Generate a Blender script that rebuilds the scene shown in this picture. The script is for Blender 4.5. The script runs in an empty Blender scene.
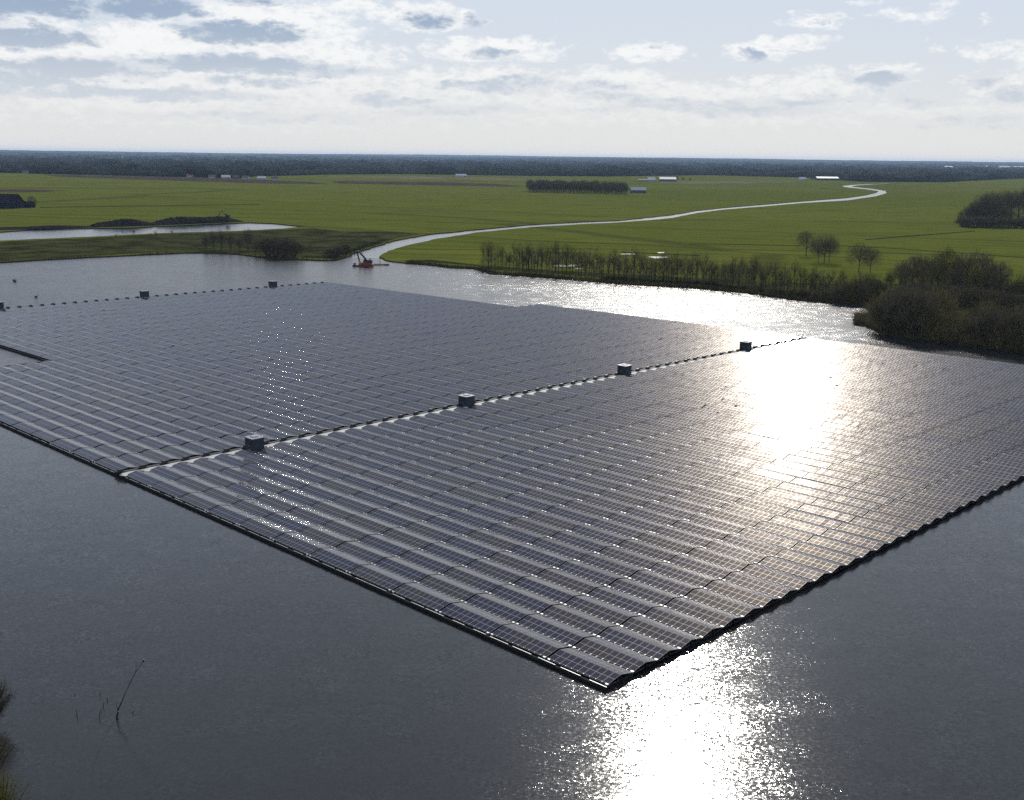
import bpy, math, random
import numpy as np
from mathutils import Vector, Matrix
from mathutils.geometry import delaunay_2d_cdt

SC = bpy.context.scene
COL = SC.collection
rnd = random.Random(7)
H = 60.0
GZ = 0.6           # level of the land above the water

# ------------------------------------------------------------------ camera
FPX, CX, CY = 1114.0, 512.0, 400.0
def horizon(x): return 150 + 0.0117 * x
roll = math.atan(0.0117)
pitch = math.atan((400 - horizon(512)) * math.cos(roll) / FPX)
Fv = np.array([0, math.cos(pitch), -math.sin(pitch)])
U0 = np.array([0, math.sin(pitch), math.cos(pitch)]); R0 = np.array([1., 0, 0])
Rv = R0 * math.cos(roll) + U0 * math.sin(roll)
Uv = -R0 * math.sin(roll) + U0 * math.cos(roll)
def ray(x, y):
    v = Fv * FPX + Rv * (x - CX) - Uv * (y - CY)
    return v / np.linalg.norm(v)
def at(x, y, z=GZ):
    v = ray(x, y); t = (H - z) / -v[2]
    return np.array([v[0] * t, v[1] * t])
def proj(p):
    v = np.array([p[0], p[1], p[2] - H]); d = v @ Fv
    return CX + FPX * (v @ Rv) / d, CY - FPX * (v @ Uv) / d
def mpp(x, y):      # metres per pixel at the ground point seen at x, y
    p = at(x, y); return math.hypot(np.linalg.norm(p), H) / FPX

cam_d = bpy.data.cameras.new('camera'); cam = bpy.data.objects.new('camera', cam_d); COL.objects.link(cam)
cam.matrix_world = Matrix(((Rv[0], Uv[0], -Fv[0], 0), (Rv[1], Uv[1], -Fv[1], 0), (Rv[2], Uv[2], -Fv[2], H), (0, 0, 0, 1)))
cam_d.sensor_width = 36; cam_d.lens = FPX / 1024 * 36
cam_d.clip_start = 0.5; cam_d.clip_end = 80000
SC.camera = cam

# ------------------------------------------------------------------ materials
def new_mat(name):
    m = bpy.data.materials.new(name); m.use_nodes = True
    nt = m.node_tree; b = nt.nodes['Principled BSDF']
    return m, nt, b
def N(nt, t, **kw):
    n = nt.nodes.new(t)
    for k, v in kw.items():
        if k in ('operation', 'data_type', 'blend_type', 'noise_dimensions', 'feature', 'attribute_name', 'clamp', 'interpolation_type', 'musgrave_type', 'distance', 'voronoi_dimensions', 'attribute_type'):
            setattr(n, k, v)
    return n
def L(nt, a, b): nt.links.new(a, b)
def M(nt, op, a, b=None, c=None, clamp=False):
    n = nt.nodes.new('ShaderNodeMath'); n.operation = op; n.use_clamp = clamp
    for i, s in enumerate((a, b, c)):
        if s is None: continue
        if isinstance(s, (int, float)): n.inputs[i].default_value = s
        else: nt.links.new(s, n.inputs[i])
    return n.outputs[0]
def VM(nt, op, a, b=None, scale=None):
    n = nt.nodes.new('ShaderNodeVectorMath'); n.operation = op
    for i, s in enumerate((a, b)):
        if s is None: continue
        if isinstance(s, (tuple, list)): n.inputs[i].default_value = s
        else: nt.links.new(s, n.inputs[i])
    if scale is not None:
        if isinstance(scale, (int, float)): n.inputs['Scale'].default_value = scale
        else: nt.links.new(scale, n.inputs['Scale'])
    return n.outputs['Value'] if op in ('DOT_PRODUCT', 'LENGTH') else n.outputs[0]
def MIX(nt, f, a, b):
    n = nt.nodes.new('ShaderNodeMix'); n.data_type = 'RGBA'
    for s, i in ((f, 0), (a, 6), (b, 7)):
        if isinstance(s, (int, float)): n.inputs[i].default_value = s
        elif isinstance(s, tuple): n.inputs[i].default_value = (*s, 1) if len(s) == 3 else s
        else: nt.links.new(s, n.inputs[i])
    return n.outputs[2]
def SS(nt, v, lo, hi, a=0.0, b=1.0):
    n = nt.nodes.new('ShaderNodeMapRange'); n.interpolation_type = 'SMOOTHSTEP'
    nt.links.new(v, n.inputs[0])
    for i, s in enumerate((lo, hi, a, b)): n.inputs[i + 1].default_value = s
    return n.outputs[0]
def NOISE(nt, vec, scale, detail=4, rough=.5, col=False):
    n = nt.nodes.new('ShaderNodeTexNoise'); n.inputs['Scale'].default_value = scale
    n.inputs['Detail'].default_value = detail; n.inputs['Roughness'].default_value = rough
    nt.links.new(vec, n.inputs['Vector'])
    return n.outputs[1] if col else n.outputs[0]
def POS(nt):
    return nt.nodes.new('ShaderNodeNewGeometry').outputs['Position']
def OBJC(nt):
    return nt.nodes.new('ShaderNodeTexCoord').outputs['Object']

def simple(name, col, rough=.8, metal=0.0, var=0.25, scale=1.0, spec=.3):
    m, nt, b = new_mat(name)
    n = NOISE(nt, OBJC(nt), scale, 5, .6)
    f = SS(nt, n, .3, .7)
    lo = tuple(c * (1 - var) for c in col); hi = tuple(min(1, c * (1 + var)) for c in col)
    L(nt, MIX(nt, f, lo, hi), b.inputs['Base Color'])
    b.inputs['Roughness'].default_value = rough; b.inputs['Metallic'].default_value = metal
    b.inputs['Specular IOR Level'].default_value = spec
    return m

# --- water
def water_mat(name, amp=0.20, col=(.022, .022, .024), r_far=.26):
    m, nt, b = new_mat(name)
    p = POS(nt)
    big = NOISE(nt, p, .006, 3, .55)
    band = NOISE(nt, VM(nt, 'MULTIPLY', p, (.25, 1.0, 1.0)), .03, 3, .5)
    k = M(nt, 'ADD', SS(nt, big, .34, .62, .7, 1.15), SS(nt, band, .35, .65, -.15, .15))
    gust = NOISE(nt, p, .16, 3, .6)
    k = M(nt, 'ADD', k, SS(nt, gust, .42, .72, -.1, .7))
    sx = nt.nodes.new('ShaderNodeSeparateXYZ'); L(nt, p, sx.inputs[0])     # open, windier water beyond the array
    k = M(nt, 'MULTIPLY', k, SS(nt, sx.outputs[1], 240, 400, 1.0, 3.6))
    def wave(scale, stretch, a):
        c = NOISE(nt, VM(nt, 'MULTIPLY', p, stretch), scale, 2, .5, col=True)
        v = VM(nt, 'SUBTRACT', c, (.5, .5, .5))
        return VM(nt, 'SCALE', v, scale=a)
    v = VM(nt, 'ADD', wave(2.2, (1, 1.15, 1), amp * .8), wave(9.0, (1, 1.05, 1), amp * 1.2))
    v = VM(nt, 'ADD', v, wave(.22, (1, 1.5, 1), amp * .22))
    v = VM(nt, 'SCALE', v, scale=k)
    v = VM(nt, 'MULTIPLY', v, (1, 1, 0))
    v = VM(nt, 'ADD', v, (0, 0, 1)); v = VM(nt, 'NORMALIZE', v)
    L(nt, v, b.inputs['Normal'])
    b.inputs['Base Color'].default_value = (*col, 1)
    L(nt, SS(nt, sx.outputs[1], 240, 400, .10, r_far), b.inputs['Roughness'])
    b.inputs['IOR'].default_value = 1.333
    return m
M_water = water_mat('water')
M_puddle = water_mat('flood_water', .02, (.03, .03, .03))
M_calm = water_mat('calm_water', .05, r_far=.15)

# --- solar glass, uv: u counts modules along the bank, v runs up the slope
def panel_mat():
    m, nt, b = new_mat('solar_glass')
    uv = nt.nodes.new('ShaderNodeUVMap'); uv.uv_map = 'uv'
    s = nt.nodes.new('ShaderNodeSeparateXYZ'); L(nt, uv.outputs[0], s.inputs[0])
    u, v = s.outputs[0], s.outputs[1]
    fu = M(nt, 'FRACT', u); 
    du = M(nt, 'SUBTRACT', .5, M(nt, 'ABSOLUTE', M(nt, 'SUBTRACT', fu, .5)))
    dv = M(nt, 'SUBTRACT', .5, M(nt, 'ABSOLUTE', M(nt, 'SUBTRACT', v, .5)))
    fr = M(nt, 'MAXIMUM', M(nt, 'LESS_THAN', du, .032), M(nt, 'LESS_THAN', dv, .02))
    mid = M(nt, 'LESS_THAN', M(nt, 'ABSOLUTE', M(nt, 'SUBTRACT', v, .5)), .014)
    # cells: six across, ten along
    cu = M(nt, 'FRACT', M(nt, 'MULTIPLY', fu, 6.0)); cv = M(nt, 'FRACT', M(nt, 'MULTIPLY', v, 12.0))
    gl = M(nt, 'MAXIMUM', M(nt, 'LESS_THAN', cu, .05), M(nt, 'LESS_THAN', cv, .05))
    at_ = nt.nodes.new('ShaderNodeAttribute'); at_.attribute_name = 'tone'
    tone = at_.outputs['Fac']
    cell = MIX(nt, SS(nt, tone, .0, 1.0), (.0080, .010, .036), (.026, .021, .024))
    cell = MIX(nt, M(nt, 'MULTIPLY', gl, .12), cell, (.14, .15, .17))
    line = M(nt, 'MAXIMUM', fr, mid)
    L(nt, MIX(nt, line, cell, (.26, .26, .275)), b.inputs['Base Color'])
    L(nt, M(nt, 'MULTIPLY', line, .0), b.inputs['Metallic'])
    # dust and dried drops change the gloss a little
    d = NOISE(nt, POS(nt), .5, 4, .6)
    L(nt, M(nt, 'ADD', SS(nt, d, .3, .7, .065, .105), M(nt, 'MULTIPLY', line, .25)), b.inputs['Roughness'])
    b.inputs['IOR'].default_value = 1.29
    gs = nt.nodes.new('ShaderNodeBsdfGlossy'); gs.inputs['Color'].default_value = (1, .82, .62, 1); gs.inputs['Roughness'].default_value = .31
    mx = nt.nodes.new('ShaderNodeMixShader'); mx.inputs[0].default_value = .013
    L(nt, b.outputs[0], mx.inputs[1]); L(nt, gs.outputs[0], mx.inputs[2]); L(nt, mx.outputs[0], nt.nodes['Material Output'].inputs['Surface'])
    return m
M_panel = panel_mat()
M_rod = simple('polished_clamp_strip', (.50, .50, .48), .09, .6, .1)
M_frame = simple('galvanised_steel', (.06, .06, .065), .6, .3)
M_rail = simple('aluminium_rail', (.42, .42, .42), .4, .3, .1)
M_float = simple('black_float_plastic', (.010, .010, .011), .8, 0, .2, 1, .12)
M_deck = simple('walkway_deck', (.42, .42, .41), .7, 0, .15, .8)
M_cable = simple('cable_tray_dark', (.02, .021, .024), .7)
M_cabin = simple('cabin_blue_grey_paint', (.030, .042, .058), .5, 0, .15, .6)
M_louvre = simple('cabin_louvre', (.022, .030, .040), .5)
M_cabinroof = simple('cabin_roof_sheet', (.24, .26, .29), .5, 0, .15)
M_roofpale = simple('pale_roof', (.5, .52, .55), .5, 0, .1)

# --- land
def land_mat():
    m, nt, b = new_mat('grassland')
    p = POS(nt)
    # long polder parcels: rotate and stretch
    rot = nt.nodes.new('ShaderNodeVectorRotate'); rot.inputs['Angle'].default_value = math.radians(17)
    L(nt, p, rot.inputs['Vector'])
    warp = VM(nt, 'SCALE', VM(nt, 'SUBTRACT', NOISE(nt, p, .0012, 3, .5, col=True), (.5, .5, .5)), scale=260.0)
    q = VM(nt, 'ADD', rot.outputs[0], warp)
    vo = nt.nodes.new('ShaderNodeTexVoronoi'); vo.inputs['Scale'].default_value = 1.0
    L(nt, VM(nt, 'MULTIPLY', q, (.0011, .0042, 0)), vo.inputs['Vector'])
    sep = nt.nodes.new('ShaderNodeSeparateColor'); L(nt, vo.outputs['Color'], sep.inputs[0])
    ve = nt.nodes.new('ShaderNodeTexVoronoi'); ve.feature = 'DISTANCE_TO_EDGE'; ve.inputs['Scale'].default_value = 1.0
    L(nt, VM(nt, 'MULTIPLY', q, (.0011, .0042, 0)), ve.inputs['Vector'])
    g = MIX(nt, sep.outputs[0], (.090, .106, .016), (.124, .131, .024))
    g = MIX(nt, SS(nt, sep.outputs[1], .75, .85), g, (.120, .125, .025))          # dry pasture
    streak = NOISE(nt, VM(nt, 'MULTIPLY', q, (.006, .05, 0)), 1.0, 5, .65)
    g = MIX(nt, SS(nt, streak, .35, .75, 0, .55), g, (.075, .072, .014))
    mott = NOISE(nt, p, .02, 6, .65)
    g = MIX(nt, SS(nt, mott, .42, .72, 0, .6), g, (.055, .070, .012))
    fine = NOISE(nt, p, .35, 4, .7)
    g = MIX(nt, SS(nt, fine, .3, .75, 0, .45), g, (.055, .070, .008))
    # rough winter grass near the lake
    att = nt.nodes.new('ShaderNodeSeparateXYZ'); L(nt, p, att.inputs[0])
    tl = nt.nodes.new('ShaderNodeTexWave'); tl.inputs['Scale'].default_value = .012; tl.inputs['Distortion'].default_value = 2.5; tl.inputs['Detail'].default_value = 3
    L(nt, q, tl.inputs['Vector']); tl.bands_direction = 'Y'
    g = MIX(nt, SS(nt, tl.outputs['Fac'], .55, 1, 0, .35), g, (.120, .135, .028))
    ditch = SS(nt, ve.outputs['Distance'], .004, .014, .45, 0)
    g = MIX(nt, ditch, g, (.030, .030, .014))
    L(nt, g, b.inputs['Base Color']); b.inputs['Roughness'].default_value = .95
    b.inputs['Specular IOR Level'].default_value = 0
    bn = nt.nodes.new('ShaderNodeBump'); bn.inputs['Strength'].default_value = .5; bn.inputs['Distance'].default_value = .6
    L(nt, fine, bn.inputs['Height']); L(nt, bn.outputs[0], b.inputs['Normal'])
    return m
M_land = land_mat()
M_rough_shade = simple('rough_grass_cloud_shade', (.036, .038, .015), .95, 0, .5, .05, 0)  # rough grass, its dark olive also standing for cloud shadow on the left strip
M_bank = simple('peaty_bank', (.028, .024, .018), .95, 0, .4, .4, 0)
M_soil = simple('ploughed_soil', (.055, .042, .034), .95, 0, .3, .02, 0)
M_drygrass = simple('dry_pasture', (.12, .11, .055), .95, 0, .25, .01, 0)
M_ditch = simple('ditch_reed', (.030, .026, .014), .95, 0, .4, .2, 0)
M_spoil = simple('dark_spoil_earth', (.022, .020, .020), .95, 0, .35, .2, 0)
M_twig = simple('bare_twigs', (.110, .094, .062), .9, 0, .35, .5, 0)
M_twig_g = simple('budding_twigs', (.110, .102, .040), .9, 0, .35, .5, 0)
M_bark = simple('grey_bark', (.050, .044, .038), .9, 0, .3, 2, .1)
M_willow = simple('willow_twigs', (.16, .135, .065), .9, 0, .4, .4, 0)
M_reed = simple('dead_reed', (.060, .048, .026), .95, 0, .4, .5, 0)
M_forest = simple('far_canopy', (.034, .036, .026), .95, 0, .65, .003, 0)
M_hill = simple('wooded_hills', (.024, .030, .022), .95, 0, .3, .002, 0)
M_brick = simple('brick_wall', (.16, .09, .07), .9)
M_white = simple('white_wall', (.38, .38, .37), .8, 0, .06)
M_tile = simple('grey_roof_tile', (.09, .085, .09), .7)
M_darkroof = simple('dark_barn_cladding', (.020, .022, .030), .9, 0, .2, 1, 0)
M_redtile = simple('red_roof_tile', (.22, .085, .05), .8)
M_steelroof = simple('wet_sheet_roof', (.35, .37, .40), .30, .2, .1)
M_glassroof = simple('glasshouse_roof', (.75, .76, .76), .30, .6, .05)
M_window = simple('window_glass', (.03, .035, .045), .1, 0, .1, 1, .5)
M_red = simple('dredger_red_paint', (.13, .025, .02), .5)
M_yellow = simple('dredger_yellow_paint', (.36, .26, .035), .5)
M_dark = simple('machine_dark_steel', (.022, .022, .026), .5)
M_hullgrey = simple('pontoon_grey', (.12, .12, .12), .6)

# ------------------------------------------------------------------ mesh helpers
class MB:
    def __init__(s): s.v = []; s.f = []; s.uv = []; s.tone = []; s.has = False
    def quad(s, a, b, c, d, uv=None, tone=0.0):
        n = len(s.v); s.v += [tuple(a), tuple(b), tuple(c), tuple(d)]; s.f.append((n, n+1, n+2, n+3))
        s.uv += list(uv) if uv else [(0, 0)] * 4; s.tone.append(tone)
    def tri(s, a, b, c):
        n = len(s.v); s.v += [tuple(a), tuple(b), tuple(c)]; s.f.append((n, n+1, n+2)); s.uv += [(0, 0)] * 3; s.tone.append(0)
    def hexa(s, p, uv=None):   # eight corners: bottom four then top four, ccw
        n = len(s.v); s.v += [tuple(q) for q in p]
        for f in ((3, 2, 1, 0), (4, 5, 6, 7), (0, 1, 5, 4), (1, 2, 6, 5), (2, 3, 7, 6), (3, 0, 4, 7)):
            s.f.append(tuple(n + i for i in f)); s.uv += [(0, 0)] * 4; s.tone.append(0)
    def box(s, x0, x1, y0, y1, z0, z1):
        s.hexa([(x0, y0, z0), (x1, y0, z0), (x1, y1, z0), (x0, y1, z0), (x0, y0, z1), (x1, y0, z1), (x1, y1, z1), (x0, y1, z1)])
    def bar(s, p, q, w, h=None):
        h = h or w; p = Vector(p); q = Vector(q); d = (q - p).normalized()
        up = Vector((0, 0, 1)) if abs(d.z) < .95 else Vector((1, 0, 0))
        sd = d.cross(up).normalized() * w / 2; u = sd.cross(d).normalized() * h / 2
        s.hexa([p - sd - u, p + sd - u, q + sd - u, q - sd - u, p - sd + u, p + sd + u, q + sd + u, q - sd + u])
    def tube(s, pts, rad, k=6, cap=True):
        pts = [Vector(p) for p in pts]; n0 = len(s.v)
        for i, p in enumerate(pts):
            d = (pts[min(i+1, len(pts)-1)] - pts[max(i-1, 0)]).normalized()
            a = d.cross(Vector((0, 0, 1)) if abs(d.z) < .9 else Vector((1, 0, 0))).normalized(); b = d.cross(a)
            r = rad[i] if isinstance(rad, (list, tuple)) else rad
            for j in range(k):
                t = 2 * math.pi * j / k; s.v.append(tuple(p + a * (r * math.cos(t)) + b * (r * math.sin(t))))
        for i in range(len(pts) - 1):
            for j in range(k):
                q = n0 + i * k; s.f.append((q + j, q + (j+1) % k, q + k + (j+1) % k, q + k + j)); s.uv += [(0, 0)] * 4; s.tone.append(0)
        if cap:
            for q in (n0, n0 + (len(pts) - 1) * k):
                s.f.append(tuple(q + j for j in range(k))); s.uv += [(0, 0)] * k; s.tone.append(0)
    def slivers(s, P, D, W):   # thin triangles: base point, direction with length, side vector
        n = len(s.v)
        A = (P - W * .5); B = (P + W * .5); C = P + D
        V = np.stack([A, B, C], 1).reshape(-1, 3); s.v += [tuple(x) for x in V.tolist()]
        for i in range(len(P)):
            s.f.append((n + 3*i, n + 3*i + 1, n + 3*i + 2))
        s.uv += [(0, 0)] * (3 * len(P)); s.tone += [0] * len(P)
    def mesh(s, name, mat, smooth=False, attrs=False):
        me = bpy.data.meshes.new(name); me.from_pydata(s.v, [], s.f); me.materials.append(mat)
        if attrs:
            u = me.uv_layers.new(name='uv'); u.data.foreach_set('uv', np.array(s.uv, dtype=np.float32).ravel())
            t = me.attributes.new('tone', 'FLOAT', 'FACE'); t.data.foreach_set('value', np.array(s.tone, dtype=np.float32))
        if smooth: me.polygons.foreach_set('use_smooth', [True] * len(me.polygons))
        me.update(); return me
def link(name, data, parent=None, loc=(0, 0, 0), rot=(0, 0, 0), scale=None, **props):
    o = bpy.data.objects.new(name, data); COL.objects.link(o); o.location = loc; o.rotation_euler = rot
    if scale is not None: o.scale = scale if hasattr(scale, '__len__') else (scale,) * 3
    if parent is not None: o.parent = parent
    for k, v in props.items(): o[k] = v
    return o
def root(name, loc, rz, label, cat, group=None):
    o = link(name, None, None, loc, (0, 0, rz), label=label, category=cat)
    if group: o['group'] = group
    return o
ONES = 'zeroth first second third fourth fifth sixth seventh eighth ninth tenth eleventh twelfth thirteenth fourteenth fifteenth sixteenth seventeenth eighteenth nineteenth'.split()
def ordn(n):
    if n < 20: return ONES[n]
    if n >= 100: return 'hundred-and-' + ordn(n - 100) if n > 100 else 'hundredth'
    tens = {2: 'twent', 3: 'thirt', 4: 'fort', 5: 'fift', 6: 'sixt', 7: 'sevent', 8: 'eight', 9: 'ninet'}[n // 10 % 10]
    return tens + 'ieth' if n % 10 == 0 else tens + 'y-' + ONES[n % 10]

# ------------------------------------------------------------------ sky and sun
SUN_EL, SUN_AZ = 31.0, 9.5
world = bpy.data.worlds.new('World'); SC.world = world; world.use_nodes = True
def build_world():
    nt = world.node_tree; bg = nt.nodes['Background']
    sky = nt.nodes.new('ShaderNodeTexSky'); sky.sky_type = 'NISHITA'; sky.sun_disc = False
    sky.sun_elevation = math.radians(SUN_EL); sky.sun_rotation = math.radians(SUN_AZ)
    sky.altitude = 0; sky.air_density = 1.0; sky.dust_density = 0.25; sky.ozone_density = 1.0
    d = nt.nodes.new('ShaderNodeTexCoord').outputs['Generated']
    sp = nt.nodes.new('ShaderNodeSeparateXYZ'); L(nt, d, sp.inputs[0])
    az = M(nt, 'ARCTAN2', sp.outputs[0], sp.outputs[1]); el = M(nt, 'ARCSINE', sp.outputs[2])
    cb = nt.nodes.new('ShaderNodeCombineXYZ'); L(nt, az, cb.inputs[0]); L(nt, el, cb.inputs[1])
    ae = cb.outputs[0]
    # billow noise used to fray all cloud edges
    n1 = NOISE(nt, VM(nt, 'MULTIPLY', ae, (1, 2.2, 1)), 26, 7, .62, col=True)
    n1v = VM(nt, 'SUBTRACT', n1, (.5, .5, .5))
    aew = VM(nt, 'ADD', ae, VM(nt, 'MULTIPLY', n1v, (.075, .024, 0)))
    fray = M(nt, 'SUBTRACT', NOISE(nt, VM(nt, 'MULTIPLY', ae, (1, 2.0, 1)), 70, 8, .68), .5)
    def field(lst):
        cur = None
        for (x, y, w, h, s) in lst:
            v = ray(x, y); a0 = math.atan2(v[0], v[1]); e0 = math.asin(v[2])
            q = VM(nt, 'MULTIPLY', VM(nt, 'SUBTRACT', aew, (a0, e0, 0)), (FPX / w, FPX / h, 0))
            f = M(nt, 'MULTIPLY', M(nt, 'SUBTRACT', 1.0, VM(nt, 'DOT_PRODUCT', q, q)), s)
            cur = f if cur is None else M(nt, 'MAXIMUM', cur, f)
        return cur
    white = [(30, 45, 130, 30, 1), (150, 40, 90, 22, .9), (260, 30, 110, 34, 1), (340, 8, 60, 14, .7), (430, 20, 60, 14, .9), (390, 12, 70, 12, .5),
             (490, 50, 80, 14, .9), (330, 55, 90, 16, .7), (250, 78, 190, 20, .9), (60, 80, 130, 22, .9), (470, 82, 110, 18, .8), (650, 52, 45, 11, .9), (520, 52, 34, 10, .7),
             (755, 52, 42, 11, .9), (790, 42, 44, 8, .7), (825, 21, 40, 9, .9), (912, 14, 32, 8, .6), (885, 76, 36, 16, 1), (820, 72, 26, 8, .6), (790, 88, 90, 14, .7),
             (615, 80, 70, 16, .8), (690, 95, 120, 14, .7), (990, 50, 20, 8, .4), (940, 48, 12, 6, .4), (978, 51, 14, 9, .5), (1012, 50, 24, 10, .6), (995, 88, 40, 12, .6),
             (985, 22, 9, 5, .4), (940, 7, 26, 6, .4), (862, 2, 16, 5, .5), (560, 100, 120, 14, .6), (350, 100, 170, 16, .7), (130, 103, 170, 16, .7), (900, 108, 150, 13, .5), (650, 118, 320, 12, .45), (250, 122, 300, 12, .4), (1060, 70, 60, 30, .6), (-60, 40, 90, 50, .9)]
    dark = [(20, 36, 75, 13, 1), (40, 6, 60, 9, 1), (-20, 6, 60, 14, 1), (158, 8, 54, 10, 1), (240, 33, 76, 14, 1), (258, 4, 30, 6, .6), (70, 68, 95, 12, .9), (20, 78, 80, 10, .8), (235, 64, 110, 10, .95), (330, 70, 60, 6, .5),
            (430, 21, 28, 9, .75), (470, 22, 16, 7, .5), (492, 54, 34, 7, .6), (490, 84, 60, 7, .7), (390, 100, 60, 6, .6), (260, 80, 80, 7, .6), (120, 93, 160, 8, .75), (250, 118, 130, 6, .35), (758, 56, 20, 8, .8), (882, 80, 32, 11, 1), (833, 20, 20, 5, .35),
            (600, 84, 40, 7, .5), (660, 101, 60, 6, .5), (720, 108, 150, 6, .5), (620, 96, 50, 5, .5), (800, 101, 60, 5, .5), (524, 84, 30, 8, .5), (990, 84, 16, 6, .6), (1016, 95, 26, 7, .6), (915, 102, 34, 6, .4), (650, 48, 12, 4, .3), (980, 122, 60, 6, .3), (450, 110, 90, 6, .4), (-60, 80, 90, 20, .8)]
    fw = M(nt, 'ADD', field(white), M(nt, 'MULTIPLY', fray, 2.6))
    fd = M(nt, 'ADD', field(dark), M(nt, 'MULTIPLY', fray, 2.2))
    # general broken cumulus over the rest of the sky (planar layer)
    zc = M(nt, 'MAXIMUM', sp.outputs[2], .03)
    inv = M(nt, 'DIVIDE', 1.0, zc)
    pl = VM(nt, 'SCALE', d, scale=inv)
    nn = NOISE(nt, VM(nt, 'MULTIPLY', pl, (1, 1, 0)), .55, 7, .55)
    hi = SS(nt, el, .11, .19)
    fw = M(nt, 'ADD', fw, M(nt, 'MULTIPLY', hi, M(nt, 'ADD', M(nt, 'MULTIPLY', nn, 7.0), -2.9)))
    fd = M(nt, 'ADD', fd, M(nt, 'MULTIPLY', hi, M(nt, 'ADD', M(nt, 'MULTIPLY', nn, 7.0), -3.8)))
    cov = SS(nt, fw, .0, .85, 0, .9); drk = SS(nt, fd, -.05, .8)
    base = sky.outputs[0]
    # horizon milk
    veil = SS(nt, el, .12, .40, .97, .6)
    base = MIX(nt, veil, base, MIX(nt, SS(nt, el, 0, .13), (6.9, 6.95, 6.95), (5.9, 6.5, 7.35)))
    lit = MIX(nt, SS(nt, el, .0, .1), (7.4, 7.4, 7.3), (8.7, 8.75, 8.7))
    shade = MIX(nt, SS(nt, el, .03, .12), (5.7, 6.15, 6.7), (3.0, 3.9, 5.2))
    c = MIX(nt, cov, base, lit)
    c = MIX(nt, M(nt, 'MULTIPLY', drk, .95), c, shade)
    # below the horizon the ground takes over
    L(nt, c, bg.inputs['Color']); bg.inputs['Strength'].default_value = 0.10
build_world()
sl = bpy.data.lights.new('sun', 'SUN'); sl.energy = 3.2; sl.angle = math.radians(.53); sl.color = (1, .95, .87)
so = bpy.data.objects.new('sun', sl); COL.objects.link(so)
sd = Vector((math.sin(math.radians(SUN_AZ)) * math.cos(math.radians(SUN_EL)), math.cos(math.radians(SUN_AZ)) * math.cos(math.radians(SUN_EL)), math.sin(math.radians(SUN_EL))))
so.rotation_euler = (-sd).to_track_quat('-Z', 'Y').to_euler(); so.location = (0, 0, 200)

# ------------------------------------------------------------------ land and water
def pts(lst, z=GZ): return [tuple(at(x, y, z)) for x, y in lst]
def wob(poly, amp, step, seed=1):     # subdivide an outline and make it a little uneven
    r = random.Random(seed); out = []
    for i in range(len(poly)):
        a = np.array(poly[i]); b = np.array(poly[(i + 1) % len(poly)]); d = np.linalg.norm(b - a)
        dist = np.linalg.norm((a + b) / 2)
        n = max(1, int(d / step)) if dist < 1600 else 1
        nrm = np.array([-(b - a)[1], (b - a)[0]]) / max(d, 1e-6)
        for k in range(n):
            t = k / n; out.append(tuple(a + (b - a) * t + (nrm * r.uniform(-amp, amp) if k else 0)))
    return out
shore_left = [(-160, 277), (-60, 267), (0, 262), (40, 259.5), (85, 257), (130, 255), (184, 252.5), (215, 252.5), (239, 253.7), (262, 257), (290, 258.6), (318, 260), (335, 260), (347, 256.5)]
river_up = [(354, 252.5), (364.6, 249.3), (392.7, 240.7), (428, 234.2), (473.6, 229.6), (530, 224.5), (586, 221.5), (618, 220.4), (655, 216.5), (671, 214.8), (698.7, 210.2), (722.6, 207.7), (765, 204.3), (801, 201.2), (846.6, 197.8), (866, 195), (876, 192.6), (878, 191), (866, 189.2), (850, 187.6), (842, 186.4), (843, 185.5), (856, 184.3), (872, 183.6), (890, 183.0)]
river_dn = [(890, 183.4), (875, 184.3), (858, 185.3), (852, 186.2), (860, 187.2), (874, 188.6), (886, 190.6), (887, 193), (876, 196.2), (848, 200.2), (801, 203), (765, 206.2), (723, 209.6), (699, 212.6), (671, 218), (655, 219.6), (618, 222.4), (586, 223.8), (530, 227.1), (473, 232.8), (438.5, 238.3), (410, 244.5), (393, 249.5), (383, 253.5), (380, 257)]
shore_right = [(386, 260), (405, 262.5), (428, 264.3), (450, 267), (473.6, 268), (491, 273), (551, 277), (621, 283), (698.7, 287.5), (755, 293), (797.6, 299), (836.8, 302.5), (862, 304), (880, 315), (867, 325), (880, 331), (902, 336.5), (944, 341), (983, 347), (1024, 351), (1090, 362), (1200, 384), (1400, 430)]
near = [(340, 60), (260, -60), (-25, -60), (-34, 40)] + [tuple(at(*q)) for q in ((-4, 830), (-9, 770), (-16, 720), (-40, 690), (-90, 650))] + [(-200, 200), (-420, 260)]
lake_w = pts(shore_left) ; river_w = pts(river_up) + pts(river_dn); right_w = pts(shore_right)
outline = wob(lake_w + river_w[:0] + pts(river_up), 1.2, 9, 3)[:-1]
outline = wob(lake_w + pts(river_up) + pts(river_dn) + right_w + near, 1.1, 9, 3)
pond_px = [(-220, 250), (-150, 236), (0, 231.8), (34, 229), (133, 227.4), (205, 224), (249.5, 222.5), (273.4, 223.3), (305, 226.4), (283.7, 228.4), (239, 230.8), (164, 232.8), (102.5, 236), (0, 240.5), (-140, 252)]
pond = wob(pts(pond_px), .8, 9, 5)
def inside(p, poly):
    x, y = p; c = False; j = len(poly) - 1
    for i in range(len(poly)):
        xi, yi = poly[i]; xj, yj = poly[j]
        if (yi > y) != (yj > y) and x < (xj - xi) * (y - yi) / (yj - yi) + xi: c = not c
        j = i
    return c
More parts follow.
